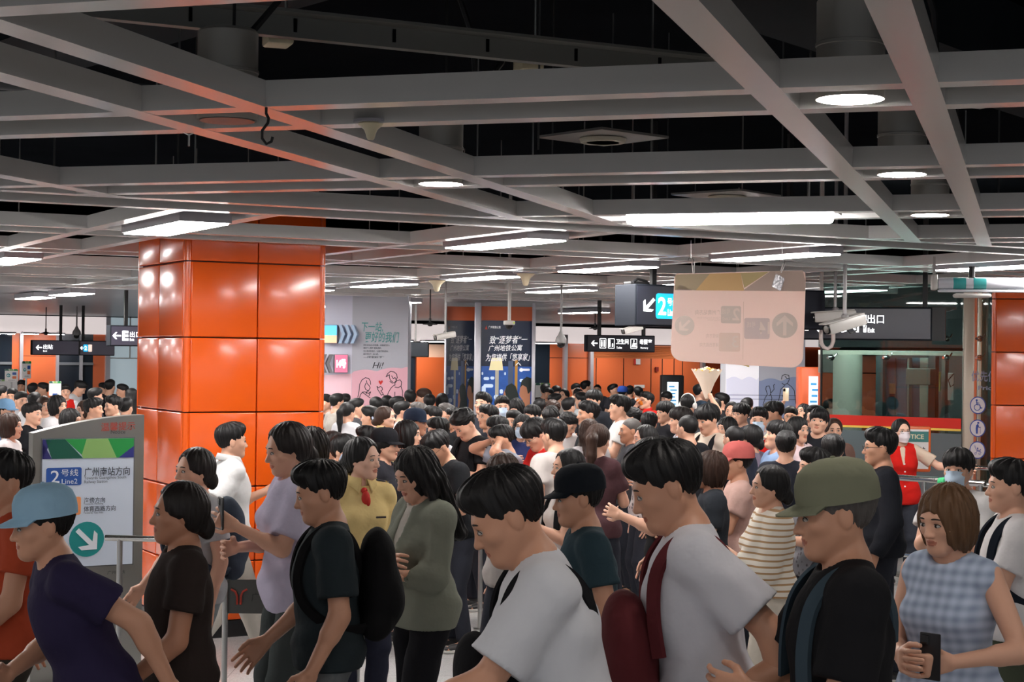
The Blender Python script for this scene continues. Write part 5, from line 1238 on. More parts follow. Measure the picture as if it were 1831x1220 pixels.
def shirt_mesh(J, lod, kind, slv, hem, loose):
    """kind tee / collar / vest / jacket; slv = sleeve length in arm lengths (0 none, .55 short, 2 long)"""
    st = (.0105, .016, .024)[lod]
    if J.get('hero'): st = .0075
    pts = np.array([J[k] for k in ('SR', 'SL', 'ER', 'EL', 'WR', 'WL')] + [J['T']((0, 0, hem)), J['nk']])
    lo, hi = pts.min(0) - .17, pts.max(0) + .17; lo[:2] = np.minimum(lo[:2], -.26); hi[:2] = np.maximum(hi[:2], .26)
    fl = Field(*[axis(lo[i], hi[i], st) for i in range(3)])
    f = J['sex'] == 'f'; T = J['T']; g = .014 + loose
    fl.ell(T((0, -.002, 1.27)), ((.134 if f else .150) + g, .098 + g, .165), .05, J['Rl'])
    fl.cap(T((0, .004, max(hem, .86))), T((0, .0, 1.2)), (.116 if f else .128) + g, (.118 if f else .134) + g, .06, (1.08, .82, 1))
    if hem < .97: fl.cap(T((-.066, .012, .93)), T((.066, .012, .93)), .114 + g, None, .06, (1, 1, 1))
    sp = T((0, .012, 1.385)); fl.cap(J['SR'] * .82 + sp * .18 - V(0, 0, .012), J['SL'] * .82 + sp * .18 - V(0, 0, .012), .050 + g * .4, None, .05)
    if f:
        for s in (-1, 1): fl.ell(T((s * .066, -.088, 1.235)), (.058 + g * .5, .05 + g * .5, .06), .05)
    cuts = []; fs = Field(*fl.ax)
    for s, nm in ((-1, 'R'), (1, 'L')):
        S, E, W = J['S' + nm], J['E' + nm], J['W' + nm]
        fl.cap(J['nk'] + V(0, .008, .0), S + V(-s * .02, 0, .014), .036 + g * .3, .039 + g * .4, .05)
        if slv > 0:
            t = min(slv, 1); e = S + (E - S) * t; r0 = (.045 if f else .051) + g * .8
            fs.cap(S, S + (E - S) * min(1, t + .12), r0, r0 + (.012 if slv <= 1 else -.004), .03)
            if slv > 1: fs.cap(E, E + (W - E) * min(1.0, slv - 1 + .05), r0 - .006, (.040 + g * .5), .025)
            if slv <= 1:
                u = (E - S) / np.linalg.norm(E - S); cuts.append((e, u, S))
            else:
                u = (W - E) / np.linalg.norm(W - E); cuts.append((E + (W - E) * (slv - 1), u, E))
        else: cuts.append((S + V(s * .035, 0, 0), V(s, 0, 0), None))
    x, y, z = fl.grid((slice(None),) * 3); al = (slice(None),) * 3
    for e, u, q in cuts:                                                    # sleeve openings cut square to the arm
        dist = np.sqrt((x - f32(e[0])) ** 2 + (y - f32(e[1])) ** 2 + (z - f32(e[2])) ** 2)
        d = np.maximum(-((x - f32(e[0])) * f32(u[0]) + (y - f32(e[1])) * f32(u[1]) + (z - f32(e[2])) * f32(u[2])), dist - .13)
        (fl if q is None else fs).put(al, d, .002, 's')
    if slv > 0: fl.put(al, fs.F, .03, 'u')
    if lod < 2: fl.ripple(.0042 if lod == 0 else .0035)
    n0 = J['nk'] + V(0, -.035, .045) if kind != 'jacket' else J['nk'] + V(0, -.05, .04)
    fl.ell(n0, (.066, .075, .062), .004, None, 's')
    if kind in ('vest', 'jacket'):                                          # deep V opening
        a = J['nk'] + V(0, -.12, -.02); b = J['nk'] + V(0, -.17, -.2 if kind == 'vest' else -.3); fl.cap(a, b, .040, .006, .004, None, 's')
    fl.plane(J['Rl'] @ V(0, 0, -1), float(-(J['Rl'] @ V(0, 0, 1)) @ J['T']((0, 0, hem))), .004)
    return mesh_field(fl, 'shirt')
def collar_mesh(J, r=.070):
    """turned-down shirt collar: a standing band and a leaf ending in two points"""
    b = MB(); c = J['nk'] + V(0, -.002, .030); n = 36; rows = []
    for i in range(n + 1):
        t = -1 + 2 * i / n; a = R(90 + t * 168)                              # from front round the back to front
        ca, sa = math.cos(a), math.sin(a); fr = abs(t) ** 6
        sag = -.030 * (.5 - .5 * sa)                                         # lower at the throat
        tp = V(c[0] + (r - .004) * ca, c[1] + (r + .002) * sa, c[2] + .034 + sag)
        bt = V(c[0] + r * ca * 1.02, c[1] + (r + .004) * sa, c[2] - .004 + sag)
        fo = V(c[0] + (r + .004) * ca, c[1] + (r + .008) * sa, c[2] + .037 + sag)
        ed = V(c[0] + (r + .026 + .006 * fr) * ca + .016 * fr * (1 if ca > 0 else -1), c[1] + (r + .024 + .018 * fr) * sa, c[2] - .004 + sag - .044 * fr)
        rows.append((bt, tp, fo, ed))
    b.add([p for w in rows for p in w], [(i * 4 + q, (i + 1) * 4 + q, (i + 1) * 4 + q + 1, i * 4 + q + 1) for i in range(n) for q in range(3)])
    return b
def staff_extras(r, J, tp, hm):
    """scarf, epaulettes and name bar of the uniform, hair clip on the bun"""
    T = J['T']; n = J['nk']; b = MB()
    b.ell((n[0] + .0, n[1] - .116, n[2] - .075), (.026, .02, .044), 14, 10); b.ell((n[0] - .006, n[1] - .104, n[2] - .03), (.02, .016, .018), 12, 8); b.ell((n[0] + .012, n[1] - .12, n[2] - .09), (.016, .018, .036), 12, 8)
    b.build('scarf', [mat('scarf_red', (190, 34, 22), .6)], r, 60)
    for s in (-1, 1):
        S = J['S' + ('R' if s < 0 else 'L')]
        p0 = S + V(-s * .070, .0, .070); p1 = S + V(s * .012, .0, .052); d = p1 - p0
        e = MB()
        for i in range(6):
            q = p0 + d * (i / 5); q2 = q + V(0, 0, .006 * math.sin(i / 5 * 3.1))
            e.rbox((q2[0], q2[1], q2[2]), (.03, .058 - .004 * i * 0, .012), .004, 1, rot=Matrix.Rotation(-math.atan2(d[2], d[0]), 3, 'Y'))
        o = e.build('epaulette', [mat('epaulette_navy', (30, 32, 44), .7)], r, 60)
        MB().rbox(tuple(p1 + V(-s * .012, 0, .008)), (.008, .06, .012), .002, 1).build('gold_bar', [mat('gold_braid', (196, 160, 74), .4, .4)], o)
        MB().ell(tuple(p0 + V(s * .014, 0, .010)), (.007, .007, .004), 10, 6).build('button', [mat('gold_braid', (196, 160, 74), .4, .4)], o)
    MB().rbox(tuple(T((.075, -.166, 1.245))), (.06, .006, .012), .002, 1).build('name_bar', [mat('name_bar_dark', (50, 40, 36), .4)], r)
    k = MB()
    for i in range(5): k.ell((-.03 + .015 * i, .150 - .006 * abs(i - 2), -.018 + .008 * (2 - abs(i - 2))), (.010, .012, .018), 10, 6)
    o = k.build('hair_clip', [mat('clip_pale_blue', (196, 208, 236), .35)], r, 60); o.matrix_local = hm
def legs_mesh(J, lod, kind):
    st = (.0125, .02, .028)[lod]
    pts = np.array([J[k] for k in ('HR', 'HL', 'KR', 'KL', 'AR', 'AL')]); lo, hi = pts.min(0) - .17, pts.max(0) + .17; hi[2] = 1.08; lo[2] = .02
    lo[:2] = np.minimum(lo[:2], -.24); hi[:2] = np.maximum(hi[:2], .24)
    fl = Field(*[axis(lo[i], hi[i], st) for i in range(3)])
    fl.cap((-.06, .01, .95), (.06, .01, .95), .112, None, .05, (1, .98, 1))
    fl.cap((0, .005, .95), (0, .004, 1.06), .135, .128, .04, (1, .8, 1))
    if kind == 'skirt':
        for nm in 'RL': fl.cap(J['H' + nm], J['K' + nm] + V(0, 0, -.1), .12, .15, .1)
        fl.plane((0, 0, -1), -.42)
    else:
        w = {'pants': 0, 'wide': .025, 'shorts': .018, 'jeans': -.006}[kind]
        for nm in 'RL':
            fl.cap(J['H' + nm], J['K' + nm], .098 + w * .6, .074 + w, .03); fl.cap(J['K' + nm], J['A' + nm] + V(0, .0, .0), .072 + w, .060 + w, .02)
        if lod < 2: fl.ripple(.004, (15, 12, 17))
        fl.plane((0, 0, -1), -(.47 if kind == 'shorts' else .075))
    fl.plane((0, 0, 1), 1.04)
    return mesh_field(fl, 'trousers')
def shoes_mesh(J, nm):
    b = MB()
    if True:
        A, F = J['A' + nm], J['F' + nm]
        d = F - A; d[2] = 0; d /= np.linalg.norm(d); an = math.atan2(d[1], d[0]) + math.pi / 2
        rot = Matrix.Rotation(an, 3, 'Z')
        c = Vector(A + d * .055); z0 = max(0, A[2] - .085)
        b.ell((c.x, c.y, z0 + .034), (.047, .135, .034), 16, 8, 0, rot); b.ell((c.x - d[0] * .06, c.y - d[1] * .06, z0 + .06), (.04, .06, .045), 14, 8, 0, rot)
        b.lathe([(.9, 0), (1, .006), (1, .02), (.9, .026)], 20, (c.x, c.y, z0), 1, rot @ Matrix.Diagonal((.049, .139, 1)))
    return b
def mask_mesh():
    b = MB(); nu, nv = 14, 9; vs = []
    for j in range(nv + 1):
        t = j / nv
        for i in range(nu + 1):
            u = i / nu * 2 - 1; z = -.014 - .092 * t; w = .064 - .014 * t * t
            x = u * w; y = -.1215 + .060 * u * u + .028 * max(0, t - .5) + (.012 if t == 0 else 0) * (1 - abs(u)) * 0 + .004 * math.sin(t * 9.4)
            if t < .15: y += .012 * (1 - u * u) * (0 if abs(u) < .25 else 1)
            vs.append((x, y, z + .012 * (1 - u * u) * (1 if t < .1 else 0) - .010 * (1 - u * u) * t))
    b.add(vs, [(j * (nu + 1) + i, (j + 1) * (nu + 1) + i, (j + 1) * (nu + 1) + i + 1, j * (nu + 1) + i + 1) for j in range(nv) for i in range(nu)])
    for s in (-1, 1):
        b.tube([(s * .062, -.062, -.03), (s * .075, -.02, -.012), (s * .08, .028, .012), (s * .083, .036, -.006)], .0014, 5); b.tube([(s * .054, -.058, -.098), (s * .072, -.02, -.066), (s * .083, .036, -.03)], .0014, 5)
    return b
def glasses_mesh():
    b = MB()
    for s in (-1, 1):
        b.tube([(s * .033 + .0235 * math.cos(R(t)), -.1, -.004 + .0185 * math.sin(R(t))) for t in range(0, 360, 24)], .0014, 5, closed=True)
        b.tube([(s * .0565, -.1, .002), (s * .078, -.07, .004), (s * .084, .02, .006), (s * .083, .035, -.008)], .0014, 5)
    b.tube([(-.0095, -.1, 0), (0, -.104, .003), (.0095, -.1, 0)], .0014, 5); return b
def cap_mesh(bucket=False):
    b = MB(); prof = [(.101, .032), (.102, .055), (.100, .085), (.090, .115), (.068, .137), (.038, .148), (.0, .151)]
    b.lathe([(r, z) for r, z in prof], 24, (0, .018, .0), 0, Matrix.Diagonal((1, 1.14, 1)))
    if bucket: b.lathe([(.101, .034), (.148, -.002), (.15, -.006), (.101, .03)], 26, (0, .018, .0), 0, Matrix.Diagonal((1, 1.1, 1)))
    else:
        vs = []; n = 12
        for i in range(n + 1):
            a = R(-155 + 130 * i / n); ca, sa = math.cos(a), math.sin(a)
            for rr, zz_ in ((.9, .034), (1.0, .030)): vs.append((.100 * ca * rr, .018 + .114 * sa * rr, zz_ + .006))
            vs.append((.095 * ca, .018 + .112 * sa - .062 * max(0, -sa) ** .7, .016)); vs.append((.095 * ca, .018 + .112 * sa - .062 * max(0, -sa) ** .7, .012)); vs.append((.100 * ca * .9, .018 + .114 * sa * .9, .032))
        for i in range(n):
            for q in range(4): b.add([vs[i * 5 + q], vs[i * 5 + q + 1], vs[(i + 1) * 5 + q + 1], vs[(i + 1) * 5 + q]], [(0, 1, 2, 3)])
    b.ell((0, .018, .151), (.008, .008, .005), 10, 6); return b
def phones_mesh():
    b = MB(); pts = [(.1 * math.cos(R(t)), .018, .02 + .122 * math.sin(R(t))) for t in range(0, 181, 12)]
    b.tube(pts, .009, 8)
    for s in (-1, 1): b.lathe([(.0, 0), (.034, 0), (.038, .01), (.036, .03), (.0, .034)], 18, (s * .078, .018, -.004), 0, Matrix.Rotation(R(90 * s), 3, 'Y'))
    return b
def pack_mesh(J, lod):
    st = (.013, .02, .03)[lod]; T = J['T']; c = T((0, .205, 1.2))
    fl = Field(*[axis(c[i] - (.24, .2, .32)[i], c[i] + (.24, .2, .32)[i], st) for i in range(3)])
    fl.ell(c, (.150, .085, .23), .02, J['Rl']); fl.ell(c + V(0, .03, -.07), (.125, .085, .13), .03, J['Rl']); fl.cap(T((-.09, .19, 1.03)), T((.09, .19, 1.03)), .06, None, .04)
    fl.ripple(.003)
    return mesh_field(fl, 'backpack')
def smooth_path(P, n=5):
    """Catmull-Rom curve through the points"""
    P = [np.asarray(p, float) for p in P]; out = []
    for i in range(len(P) - 1):
        p0, p1, p2, p3 = P[max(i - 1, 0)], P[i], P[i + 1], P[min(i + 2, len(P) - 1)]
        for k in range(n):
            t = k / n; out.append(.5 * (2 * p1 + (p2 - p0) * t + (2 * p0 - 5 * p1 + 4 * p2 - p3) * t * t + (3 * p1 - p0 - 3 * p2 + p3) * t ** 3))
    return [tuple(p) for p in out + [P[-1]]]
def straps_mesh(J, s, front=False):
    T = J['T']
    q = [(.085, .118, 1.24), (.092, .112, 1.33), (.098, .07, 1.405), (.104, .0, 1.428), (.108, -.06, 1.40), (.116, -.108, 1.33), (.126, -.128, 1.22), (.14, -.128, 1.11)]
    if not front: q = q[:-1] + [(.150, -.10, 1.13), (.172, -.02, 1.06), (.168, .06, 1.03), (.12, .15, 1.03)]
    P = smooth_path([T((s * x, y, z)) for x, y, z in q])
    b = MB(); N = len(P); vs = []                                          # a flat band lying on the body
    for i, p in enumerate(P):
        t = Vector(P[min(i + 1, N - 1)]) - Vector(P[max(i - 1, 0)]); t.normalize()
        o = Vector(p) - Vector(T((0, 0, 1.2))); o.z *= .6; sd = t.cross(o); sd.normalize(); up = sd.cross(t); up.normalize()
        p = Vector(p)
        vs += [p - sd * .023 - up * .004, p - sd * .019 + up * .008, p + sd * .019 + up * .008, p + sd * .023 - up * .004]
    fs = [(i * 4 + k, i * 4 + (k + 1) % 4, (i + 1) * 4 + (k + 1) % 4, (i + 1) * 4 + k) for i in range(N - 1) for k in range(4)] + [(3, 2, 1, 0), (N * 4 - 4, N * 4 - 3, N * 4 - 2, N * 4 - 1)]
    return b.add(vs, fs)
# ---- cached meshes
_ca = {}
def cached(key, fn):
    if key not in _ca: _ca[key] = fn()
    return _ca[key]
def omat(o, *ms):
    """materials on the object, so copies can share a mesh"""
    while len(o.data.materials) < len(ms): o.data.materials.append(None)
    for i, m in enumerate(ms): o.material_slots[i].link = 'OBJECT'; o.material_slots[i].material = m
def child(par, me, name, *ms, mw=None):
    o = bpy.data.objects.new(name, me); COL.objects.link(o); o.parent = par
    if mw is not None: o.matrix_local = mw
    omat(o, *ms); return o
SKIN = [(214, 164, 138), (198, 146, 118), (226, 180, 156), (184, 130, 102)]
def skin(i): return mat('skin_%d' % i, SKIN[i], .5, bump=.0), mat('lips_%d' % i, tuple(int(a * b) for a, b in zip(SKIN[i], (.86, .70, .68))), .4)
HAIRC = {'k': (20, 19, 20), 'b': (52, 34, 26), 'd': (30, 25, 24), 'g': (84, 80, 78), 'l': (92, 66, 44)}
def hairm(c): return mat('hair_' + c, HAIRC[c], .5, bump=.6, bscale=90, stretch=(1, 1, .14), spec=.28)
def cloth(c, pat=None):
    if pat is None: return mat('cloth_%d_%d_%d' % c, tuple(int(v * (1 - .085 * min(1, max(0, (min(c) - 120) / 100)))) for v in c), .9, bump=.5, bscale=10, spec=.12, bdist=.022)
    key = ('pat', c, pat)
    if key in _mats: return _mats[key]
    m = bpy.data.materials.new('cloth_' + pat); m.use_nodes = True; nt = m.node_tree; b = nt.nodes['Principled BSDF']; b.inputs['Roughness'].default_value = .85
    tc = nt.nodes.new('ShaderNodeTexCoord'); mx = nt.nodes.new('ShaderNodeMix'); mx.data_type = 'RGBA'
    c2 = {'stripe': (176, 140, 100), 'check': (112, 128, 160), 'floral': (60, 54, 58), 'hoop': (70, 66, 70), 'fine': (120, 140, 170)}[pat]
    mx.inputs[6].default_value = lin(c) + (1,); mx.inputs[7].default_value = lin(c2) + (1,)
    if pat in ('stripe', 'hoop', 'fine'):
        w = nt.nodes.new('ShaderNodeTexWave'); w.bands_direction = 'Z'; w.inputs['Scale'].default_value = {'stripe': 9, 'hoop': 12, 'fine': 22}[pat]; w.inputs['Distortion'].default_value = .3
        rp = nt.nodes.new('ShaderNodeValToRGB'); rp.color_ramp.elements[0].position = .74; rp.color_ramp.elements[1].position = .82
        nt.links.new(tc.outputs['Object'], w.inputs[0]); nt.links.new(w.outputs[0], rp.inputs[0]); nt.links.new(rp.outputs[0], mx.inputs[0])
    elif pat == 'check':
        w1 = nt.nodes.new('ShaderNodeTexWave'); w1.bands_direction = 'Z'; w1.inputs['Scale'].default_value = 8; w2 = nt.nodes.new('ShaderNodeTexWave'); w2.bands_direction = 'X'; w2.inputs['Scale'].default_value = 8
        ad = nt.nodes.new('ShaderNodeMath'); ad.operation = 'MULTIPLY_ADD'; ad.inputs[1].default_value = .45; ml = nt.nodes.new('ShaderNodeMath'); ml.operation = 'MULTIPLY'; ml.inputs[1].default_value = .3
        for w in (w1, w2): nt.links.new(tc.outputs['Object'], w.inputs[0])
        nt.links.new(w2.outputs[1], ml.inputs[0]); nt.links.new(w1.outputs[1], ad.inputs[0]); nt.links.new(ml.outputs[0], ad.inputs[2]); nt.links.new(ad.outputs[0], mx.inputs[0])
    else:
        w = nt.nodes.new('ShaderNodeTexVoronoi'); w.inputs['Scale'].default_value = 26; rp = nt.nodes.new('ShaderNodeValToRGB'); rp.color_ramp.elements[0].position = .25; rp.color_ramp.elements[0].color = (1, 1, 1, 1); rp.color_ramp.elements[1].position = .4; rp.color_ramp.elements[1].color = (0, 0, 0, 1)
        nt.links.new(tc.outputs['Object'], w.inputs[0]); nt.links.new(w.outputs[0], rp.inputs[0]); nt.links.new(rp.outputs[0], mx.inputs[0])
    nt.links.new(mx.outputs[2], b.inputs['Base Color']); _mats[key] = m; return m

PEOPLE = []
HOLD = []
def person(px, py, hp, yaw, label, hair='short', hc='k', top=(36, 36, 40), kind='tee', slv=.6, hem=.86, loose=.008, pat=None, legs='pants', lc=(44, 46, 54), la='down', ra='down', lean=0, head=(0, 0, 0), stride=0,
           sex='m', sk=0, ex=(), exc=None, shoe=(40, 40, 42), under=None, lod=None, hands=False, hero=False, smin=.90, smax=1.10, PN=None, hold=None, group=None):
    PEOPLE.append(dict(locals()))
def build_person(a):
    px, py, hp, lod = a['px'], a['py'], a['hp'], a['lod']
    if lod is None: lod = 0 if hp > 62 else (1 if hp > 33 else 2)
    pk = (str(a['la']), str(a['ra']), a['lean'], a['head'], a['stride'], a['sex'], a['hands'], a['hero'], str(a['PN']))
    def mk():
        J = make_pose(a['la'], a['ra'], a['lean'], a['head'], a['stride'], a['sex']); J['hands'] = a['hands']; J['hero'] = a['hero']
        if a['PN']:
            for n_, v_ in a['PN'].items(): J['PN' + n_] = V(*v_)
        return J
    J = cached(('pose',) + pk, mk)
    s, d = a['s'], a['d']
    rz = R(a['yaw']) - math.atan2((px - 915.5), FPX)
    hw = at(px, py, d)
    hl = Matrix.Rotation(rz, 3, 'Z') @ Vector(J['hd']) * s
    r = empty('person', (hw.x - hl.x, hw.y - hl.y, 0), rz, a['label'], 'person', a['group']); r.scale = (s, s, s)
    bare = (('arms',) if a['slv'] <= 1 else ()) + (('legs',) if a['legs'] in ('shorts', 'skirt') else ())
    sm, lm = skin(a['sk'])
    child(r, cached(('body', lod, bare) + pk, lambda: body_mesh(J, lod, bare)), 'body', sm, lm)
    HM = Matrix.Translation(Vector(J['hd'])) @ Matrix(J['Rh'].tolist()).to_4x4()
    cp = 'cap' in a['ex'] or 'bucket' in a['ex']
    if a['hair']: child(r, cached(('hair', a['hair'], lod, cp), lambda: hair_mesh(a['hair'], lod, cp)), 'hair', hairm(a['hc']), mw=HM)
    for q in (-1, 1):
        child(r, cached(('eye', q), lambda: eyes_mesh(q)), 'eye', mat('eye_white', (186, 182, 176), .5), mat('eye_dark', (30, 20, 16), .3), mw=HM)
        child(r, cached(('brow', q), lambda: brows_mesh(q)), 'eyebrow', mat('brow_dark', (30, 24, 22), .7), mw=HM)
    tk = (lod, a['kind'], a['slv'], a['hem'], a['loose']) + pk
    nm = {'tee': 't_shirt', 'collar': 'shirt', 'vest': 'vest', 'jacket': 'jacket'}[a['kind']]
    tp = child(r, cached(('top',) + tk, lambda: shirt_mesh(J, lod, a['kind'], a['slv'], a['hem'], a['loose'])), nm, cloth(a['top'], a['pat']))
    if a['under']:
        uc, us = a['under']; us = 0 if a['slv'] > 1 else us; uh = a['hem'] + .06
        child(r, cached(('under', us, uh) + tk, lambda: shirt_mesh(J, lod, 'tee', us, uh, a['loose'] - .009)), 't_shirt', cloth(uc))
    if a['kind'] == 'collar' and lod < 2 or 'collar' in a['ex']:
        o = collar_mesh(J).build('collar', [cloth(a['top'] if not a['under'] or a['kind'] == 'collar' else a['under'][0])], tp, 60)
        so_ = o.modifiers.new('thickness', 'SOLIDIFY'); so_.thickness = .004
    child(r, cached(('legs', lod, a['legs']) + pk, lambda: legs_mesh(J, lod, a['legs'])), {'skirt': 'skirt', 'shorts': 'shorts'}.get(a['legs'], 'trousers'), cloth(a['lc']))
    for nm_ in 'RL':
        def sh():
            o = shoes_mesh(J, nm_).build('shoe', [BLACK, WHITEP], None, 40); me = o.data; bpy.data.objects.remove(o); return me
        child(r, cached(('shoes', nm_) + pk, sh), 'shoe', mat('shoe_%d_%d_%d' % a['shoe'], a['shoe'], .5), mat('sole', (190, 188, 184), .6))
    def tmp(fn):
        def g():
            o = fn().build('x', [BLACK], None, 60); me = o.data; bpy.data.objects.remove(o); return me
        return g
    if a['kind'] == 'vest' and lod < 1:
        for k in range(4):
            z0 = 1.24 - .075 * k; o = MB().lathe([(.008, 0), (.008, .004), (.0, .005)], 10, tuple(J['T']((.012, -.132 - a['loose'] - .004 * min(k, 2), z0))), 0, Matrix.Rotation(R(90), 3, 'X')).build('button', [WHITEP], tp)
    c = a['exc'] or {}
    for e in a['ex']:
        if e == 'mask': child(r, cached('mask', tmp(mask_mesh)), 'face_mask', mat('mask_%s' % (c.get('mask', 'b')), (188, 208, 228) if c.get('mask', 'b') == 'b' else (226, 216, 220), .8), mw=HM)
        if e == 'glasses': child(r, cached('glasses', tmp(glasses_mesh)), 'glasses', mat('glasses_dark', (40, 38, 38), .3, .5), mw=HM)
        if e in ('cap', 'bucket'): child(r, cached(e, tmp(lambda: cap_mesh(e == 'bucket'))), 'cap', cloth(c.get('cap', (30, 32, 38))), mw=HM)
        if e == 'headphones': child(r, cached('phones', tmp(phones_mesh)), 'headphones', mat('headphone_white', (226, 224, 222), .4), mw=HM)
        if e == 'backpack':
            o = child(r, cached(('pack', lod) + pk, lambda: pack_mesh(J, lod)), 'backpack', cloth(c.get('pack', (26, 27, 30))))
            for q in (-1, 1): child(o, cached(('straps', q) + pk, tmp(lambda: straps_mesh(J, q))), 'strap', cloth(c.get('pack', (26, 27, 30))))
        if e == 'frontbag':
            def fb():
                T = J['T']; q = T((.0, -.2, 1.1)); fl = Field(*[axis(q[i] - (.22, .2, .26)[i], q[i] + (.22, .2, .26)[i], .014) for i in range(3)])
                fl.ell(q, (.15, .085, .19), .02, J['Rl']); fl.cap(q + V(-.1, .01, -.13), q + V(.1, .01, -.13), .055, None, .04); fl.ripple(.003); return mesh_field(fl, 'bag')
            o = child(r, cached(('fbag',) + pk, fb), 'bag', cloth(c.get('bag', (24, 24, 27))))
            for q in (-1, 1): child(o, cached(('fstraps', q) + pk, tmp(lambda: straps_mesh(J, q, True))), 'strap', cloth(c.get('bag', (24, 24, 27))))
        if e == 'straps':
            for q in (-1, 1): child(r, cached(('fstraps', q) + pk, tmp(lambda: straps_mesh(J, q, True))), 'strap', cloth(c.get('pack', (26, 27, 30))))
    if a['top'] == STAFF: staff_extras(r, J, tp, HM)
    if a['hold']:
        nm, what, lb = a['hold']
        u = J['W' + nm] - J['E' + nm]; u = u / np.linalg.norm(u); g = J['W' + nm] + u * .075
        RZ = Matrix.Rotation(rz, 4, 'Z'); wp = Vector(r.location) + (RZ @ Vector(g)) * s
        HOLD.append((what, lb, wp, rz, s, u))
    a['root'], a['J'], a['HM'] = r, J, HM
    return r
def settle():
    """depth and size of everyone from where the head stands in the photograph"""
    for a in PEOPLE:
        J = make_pose(a['la'], a['ra'], a['lean'], a['head'], a['stride'], a['sex'])
        top = J['hd'][2] + .128; a['top_z'] = top
        dy = a['py'] - hor(a['px'])
        s = CAMZ / (top + dy * .245 / a['hp']); s = min(max(s, a['smin']), a['smax'])
        a['s'] = s; a['d'] = (CAMZ - s * top) * FPX / dy; a['py'] = a['py'] + .128 * s * FPX / a['d']
    order = sorted(PEOPLE, key=lambda a: a['d'])
    for it in range(40):
        moved = False
        for i, a in enumerate(order):
            pa = at(a['px'], a['py'], a['d'])
            for b in order[i + 1:]:
                pb = at(b['px'], b['py'], b['d']); dx, dyy = pb.x - pa.x, pb.y - pa.y; ds = math.hypot(dx, dyy)
                mn = .62 if min(a['hp'], b['hp']) > 90 else (.44 if min(a['hp'], b['hp']) > 40 else .37)
                if ds < mn and (abs(dx) < mn):
                    far, near = (b, a) if b['d'] >= a['d'] else (a, b)
                    q = .06; r0 = (far['py'] - hor(far['px'])) / FPX
                    k = (far['d'] + q) / far['d']; far['d'] += q
                    if near['d'] > 5: near['d'] -= q * .5
                    moved = True
        if not moved: break
    for a in PEOPLE:
        for x0, x1, dm in ((575, 735, 22.1), (735, 965, 24.0), (1290, 1445, 22.6), (1445, 1500, 17.6)):
            if x0 <= a['px'] < x1 and a['d'] > dm and a['smin'] > .85: a['d'] = dm
# ------------------------------------------------------------------ the crowd
BK, WH, NV, GY, BE = (30, 31, 34), (226, 225, 228), (34, 40, 62), (128, 130, 134), (190, 182, 170)
RED = (198, 34, 28); STAFF = (222, 198, 138)
# passers-by nearest the camera
person(8, 806, 105, -70, 'person in a rust-orange t-shirt cut by the picture edge in front of the notice stand', 'short', top=(176, 74, 48), lc=(60, 56, 50), stride=.8, la='swingf', ra='swingb', sk=1)
person(74, 868, 118, -80, 'person with a pale blue cap and dark purple t-shirt passing the notice stand', 'short', top=(44, 38, 66), lc=(120, 106, 96), lean=20, head=(0, -6, 0), stride=-.8, la='swingb', ra='phone_low', ex=('cap',), exc={'cap': (150, 188, 214)}, sk=1)
person(318, 866, 112, -82, 'person in a dark brown t-shirt reaching an arm forward before the barrier post', 'tied', 'd', top=(50, 42, 40), lc=(28, 34, 60), legs='shorts', stride=.7, la=((.02, -.24, -.44), (.3, .6, -.5), 40), ra='loose', sk=3, hands=True)
person(346, 800, 80, -60, 'person in a pale grey t-shirt with a small backpack behind the barrier rail', 'tied', 'd', top=(178, 180, 184), lc=(128, 136, 140), ex=('backpack',), exc={'pack': (62, 70, 82)}, stride=.6, sex='f', ra='swingf')
person(415, 757, 62, 105, 'man in a loose white shirt and pale trousers walking past the orange pillar', 'short', top=(232, 232, 232), kind='collar', slv=.85, loose=.016, lc=(186, 182, 172), legs='wide', stride=1, la='phone', ra='swingb', lod=0, shoe=(200, 198, 194))
person(512, 755, 92, -72, 'person in a long lavender t-shirt holding a phone low by the barrier', 'tied', 'd', top=(198, 192, 216), slv=.8, loose=.02, hem=.80, lc=(66, 72, 72), la='phone', ra='phone_low', sex='f', head=(0, 12, 0), hands=True, hold=('L', 'phone', 'phone held by the person in the lavender t-shirt'))
person(552, 764, 72, -80, 'brown-haired person in dark blue just behind the lavender t-shirt', 'bob', 'd', top=(44, 56, 84), sex='f', la='chest', ra='down', lc=(60, 62, 70), head=(0, 10, 0))
person(571, 838, 114, -86, 'person in a dark teal t-shirt with a black backpack below the uniformed woman', 'short', top=(40, 48, 52), lc=(98, 102, 104), ex=('backpack',), exc={'pack': (20, 20, 22)}, stride=.8, la='loose', ra='swingf', slv=.75, loose=.014, sk=1, head=(0, 14, 0))
person(742, 800, 92, -58, 'woman with long black hair in an open grey-green jacket beside the uniformed woman', 'longf', top=(128, 132, 120), kind='jacket', slv=1.95, loose=.018, hem=.84, under=((206, 202, 192), .5), lc=(30, 30, 34), sex='f', la='phone_low', ra='chest', head=(0, 20, 0), stride=.4)
person(905, 838, 164, -84, 'stooping person in a white t-shirt with a black bag slung in front', 'short', top=(226, 228, 234), slv=.8, loose=.018, lc=(120, 128, 146), lean=14, head=(0, 20, 0), stride=.9, la='forward', ra='swingf', sk=1, hands=True, ex=('frontbag',))
person(1190, 796, 158, -84, 'person in white carrying a maroon bag in front, largest dark head beside the stooping one', 'short', top=(222, 222, 230), slv=.75, loose=.016, lc=(212, 204, 190), lean=8, head=(0, 14, 0), stride=-.9, la='swingb', ra='bag', sk=1, ex=('frontbag',), exc={'bag': (92, 40, 44)})
person(1032, 838, 100, -80, 'person in a dark navy cap and teal shirt between the two stooping walkers in white', 'short', top=(46, 64, 72), lc=(60, 60, 62), ex=('cap',), exc={'cap': (26, 30, 36)}, lean=6, stride=.5, la='loose', ra='phone_low', sk=1)
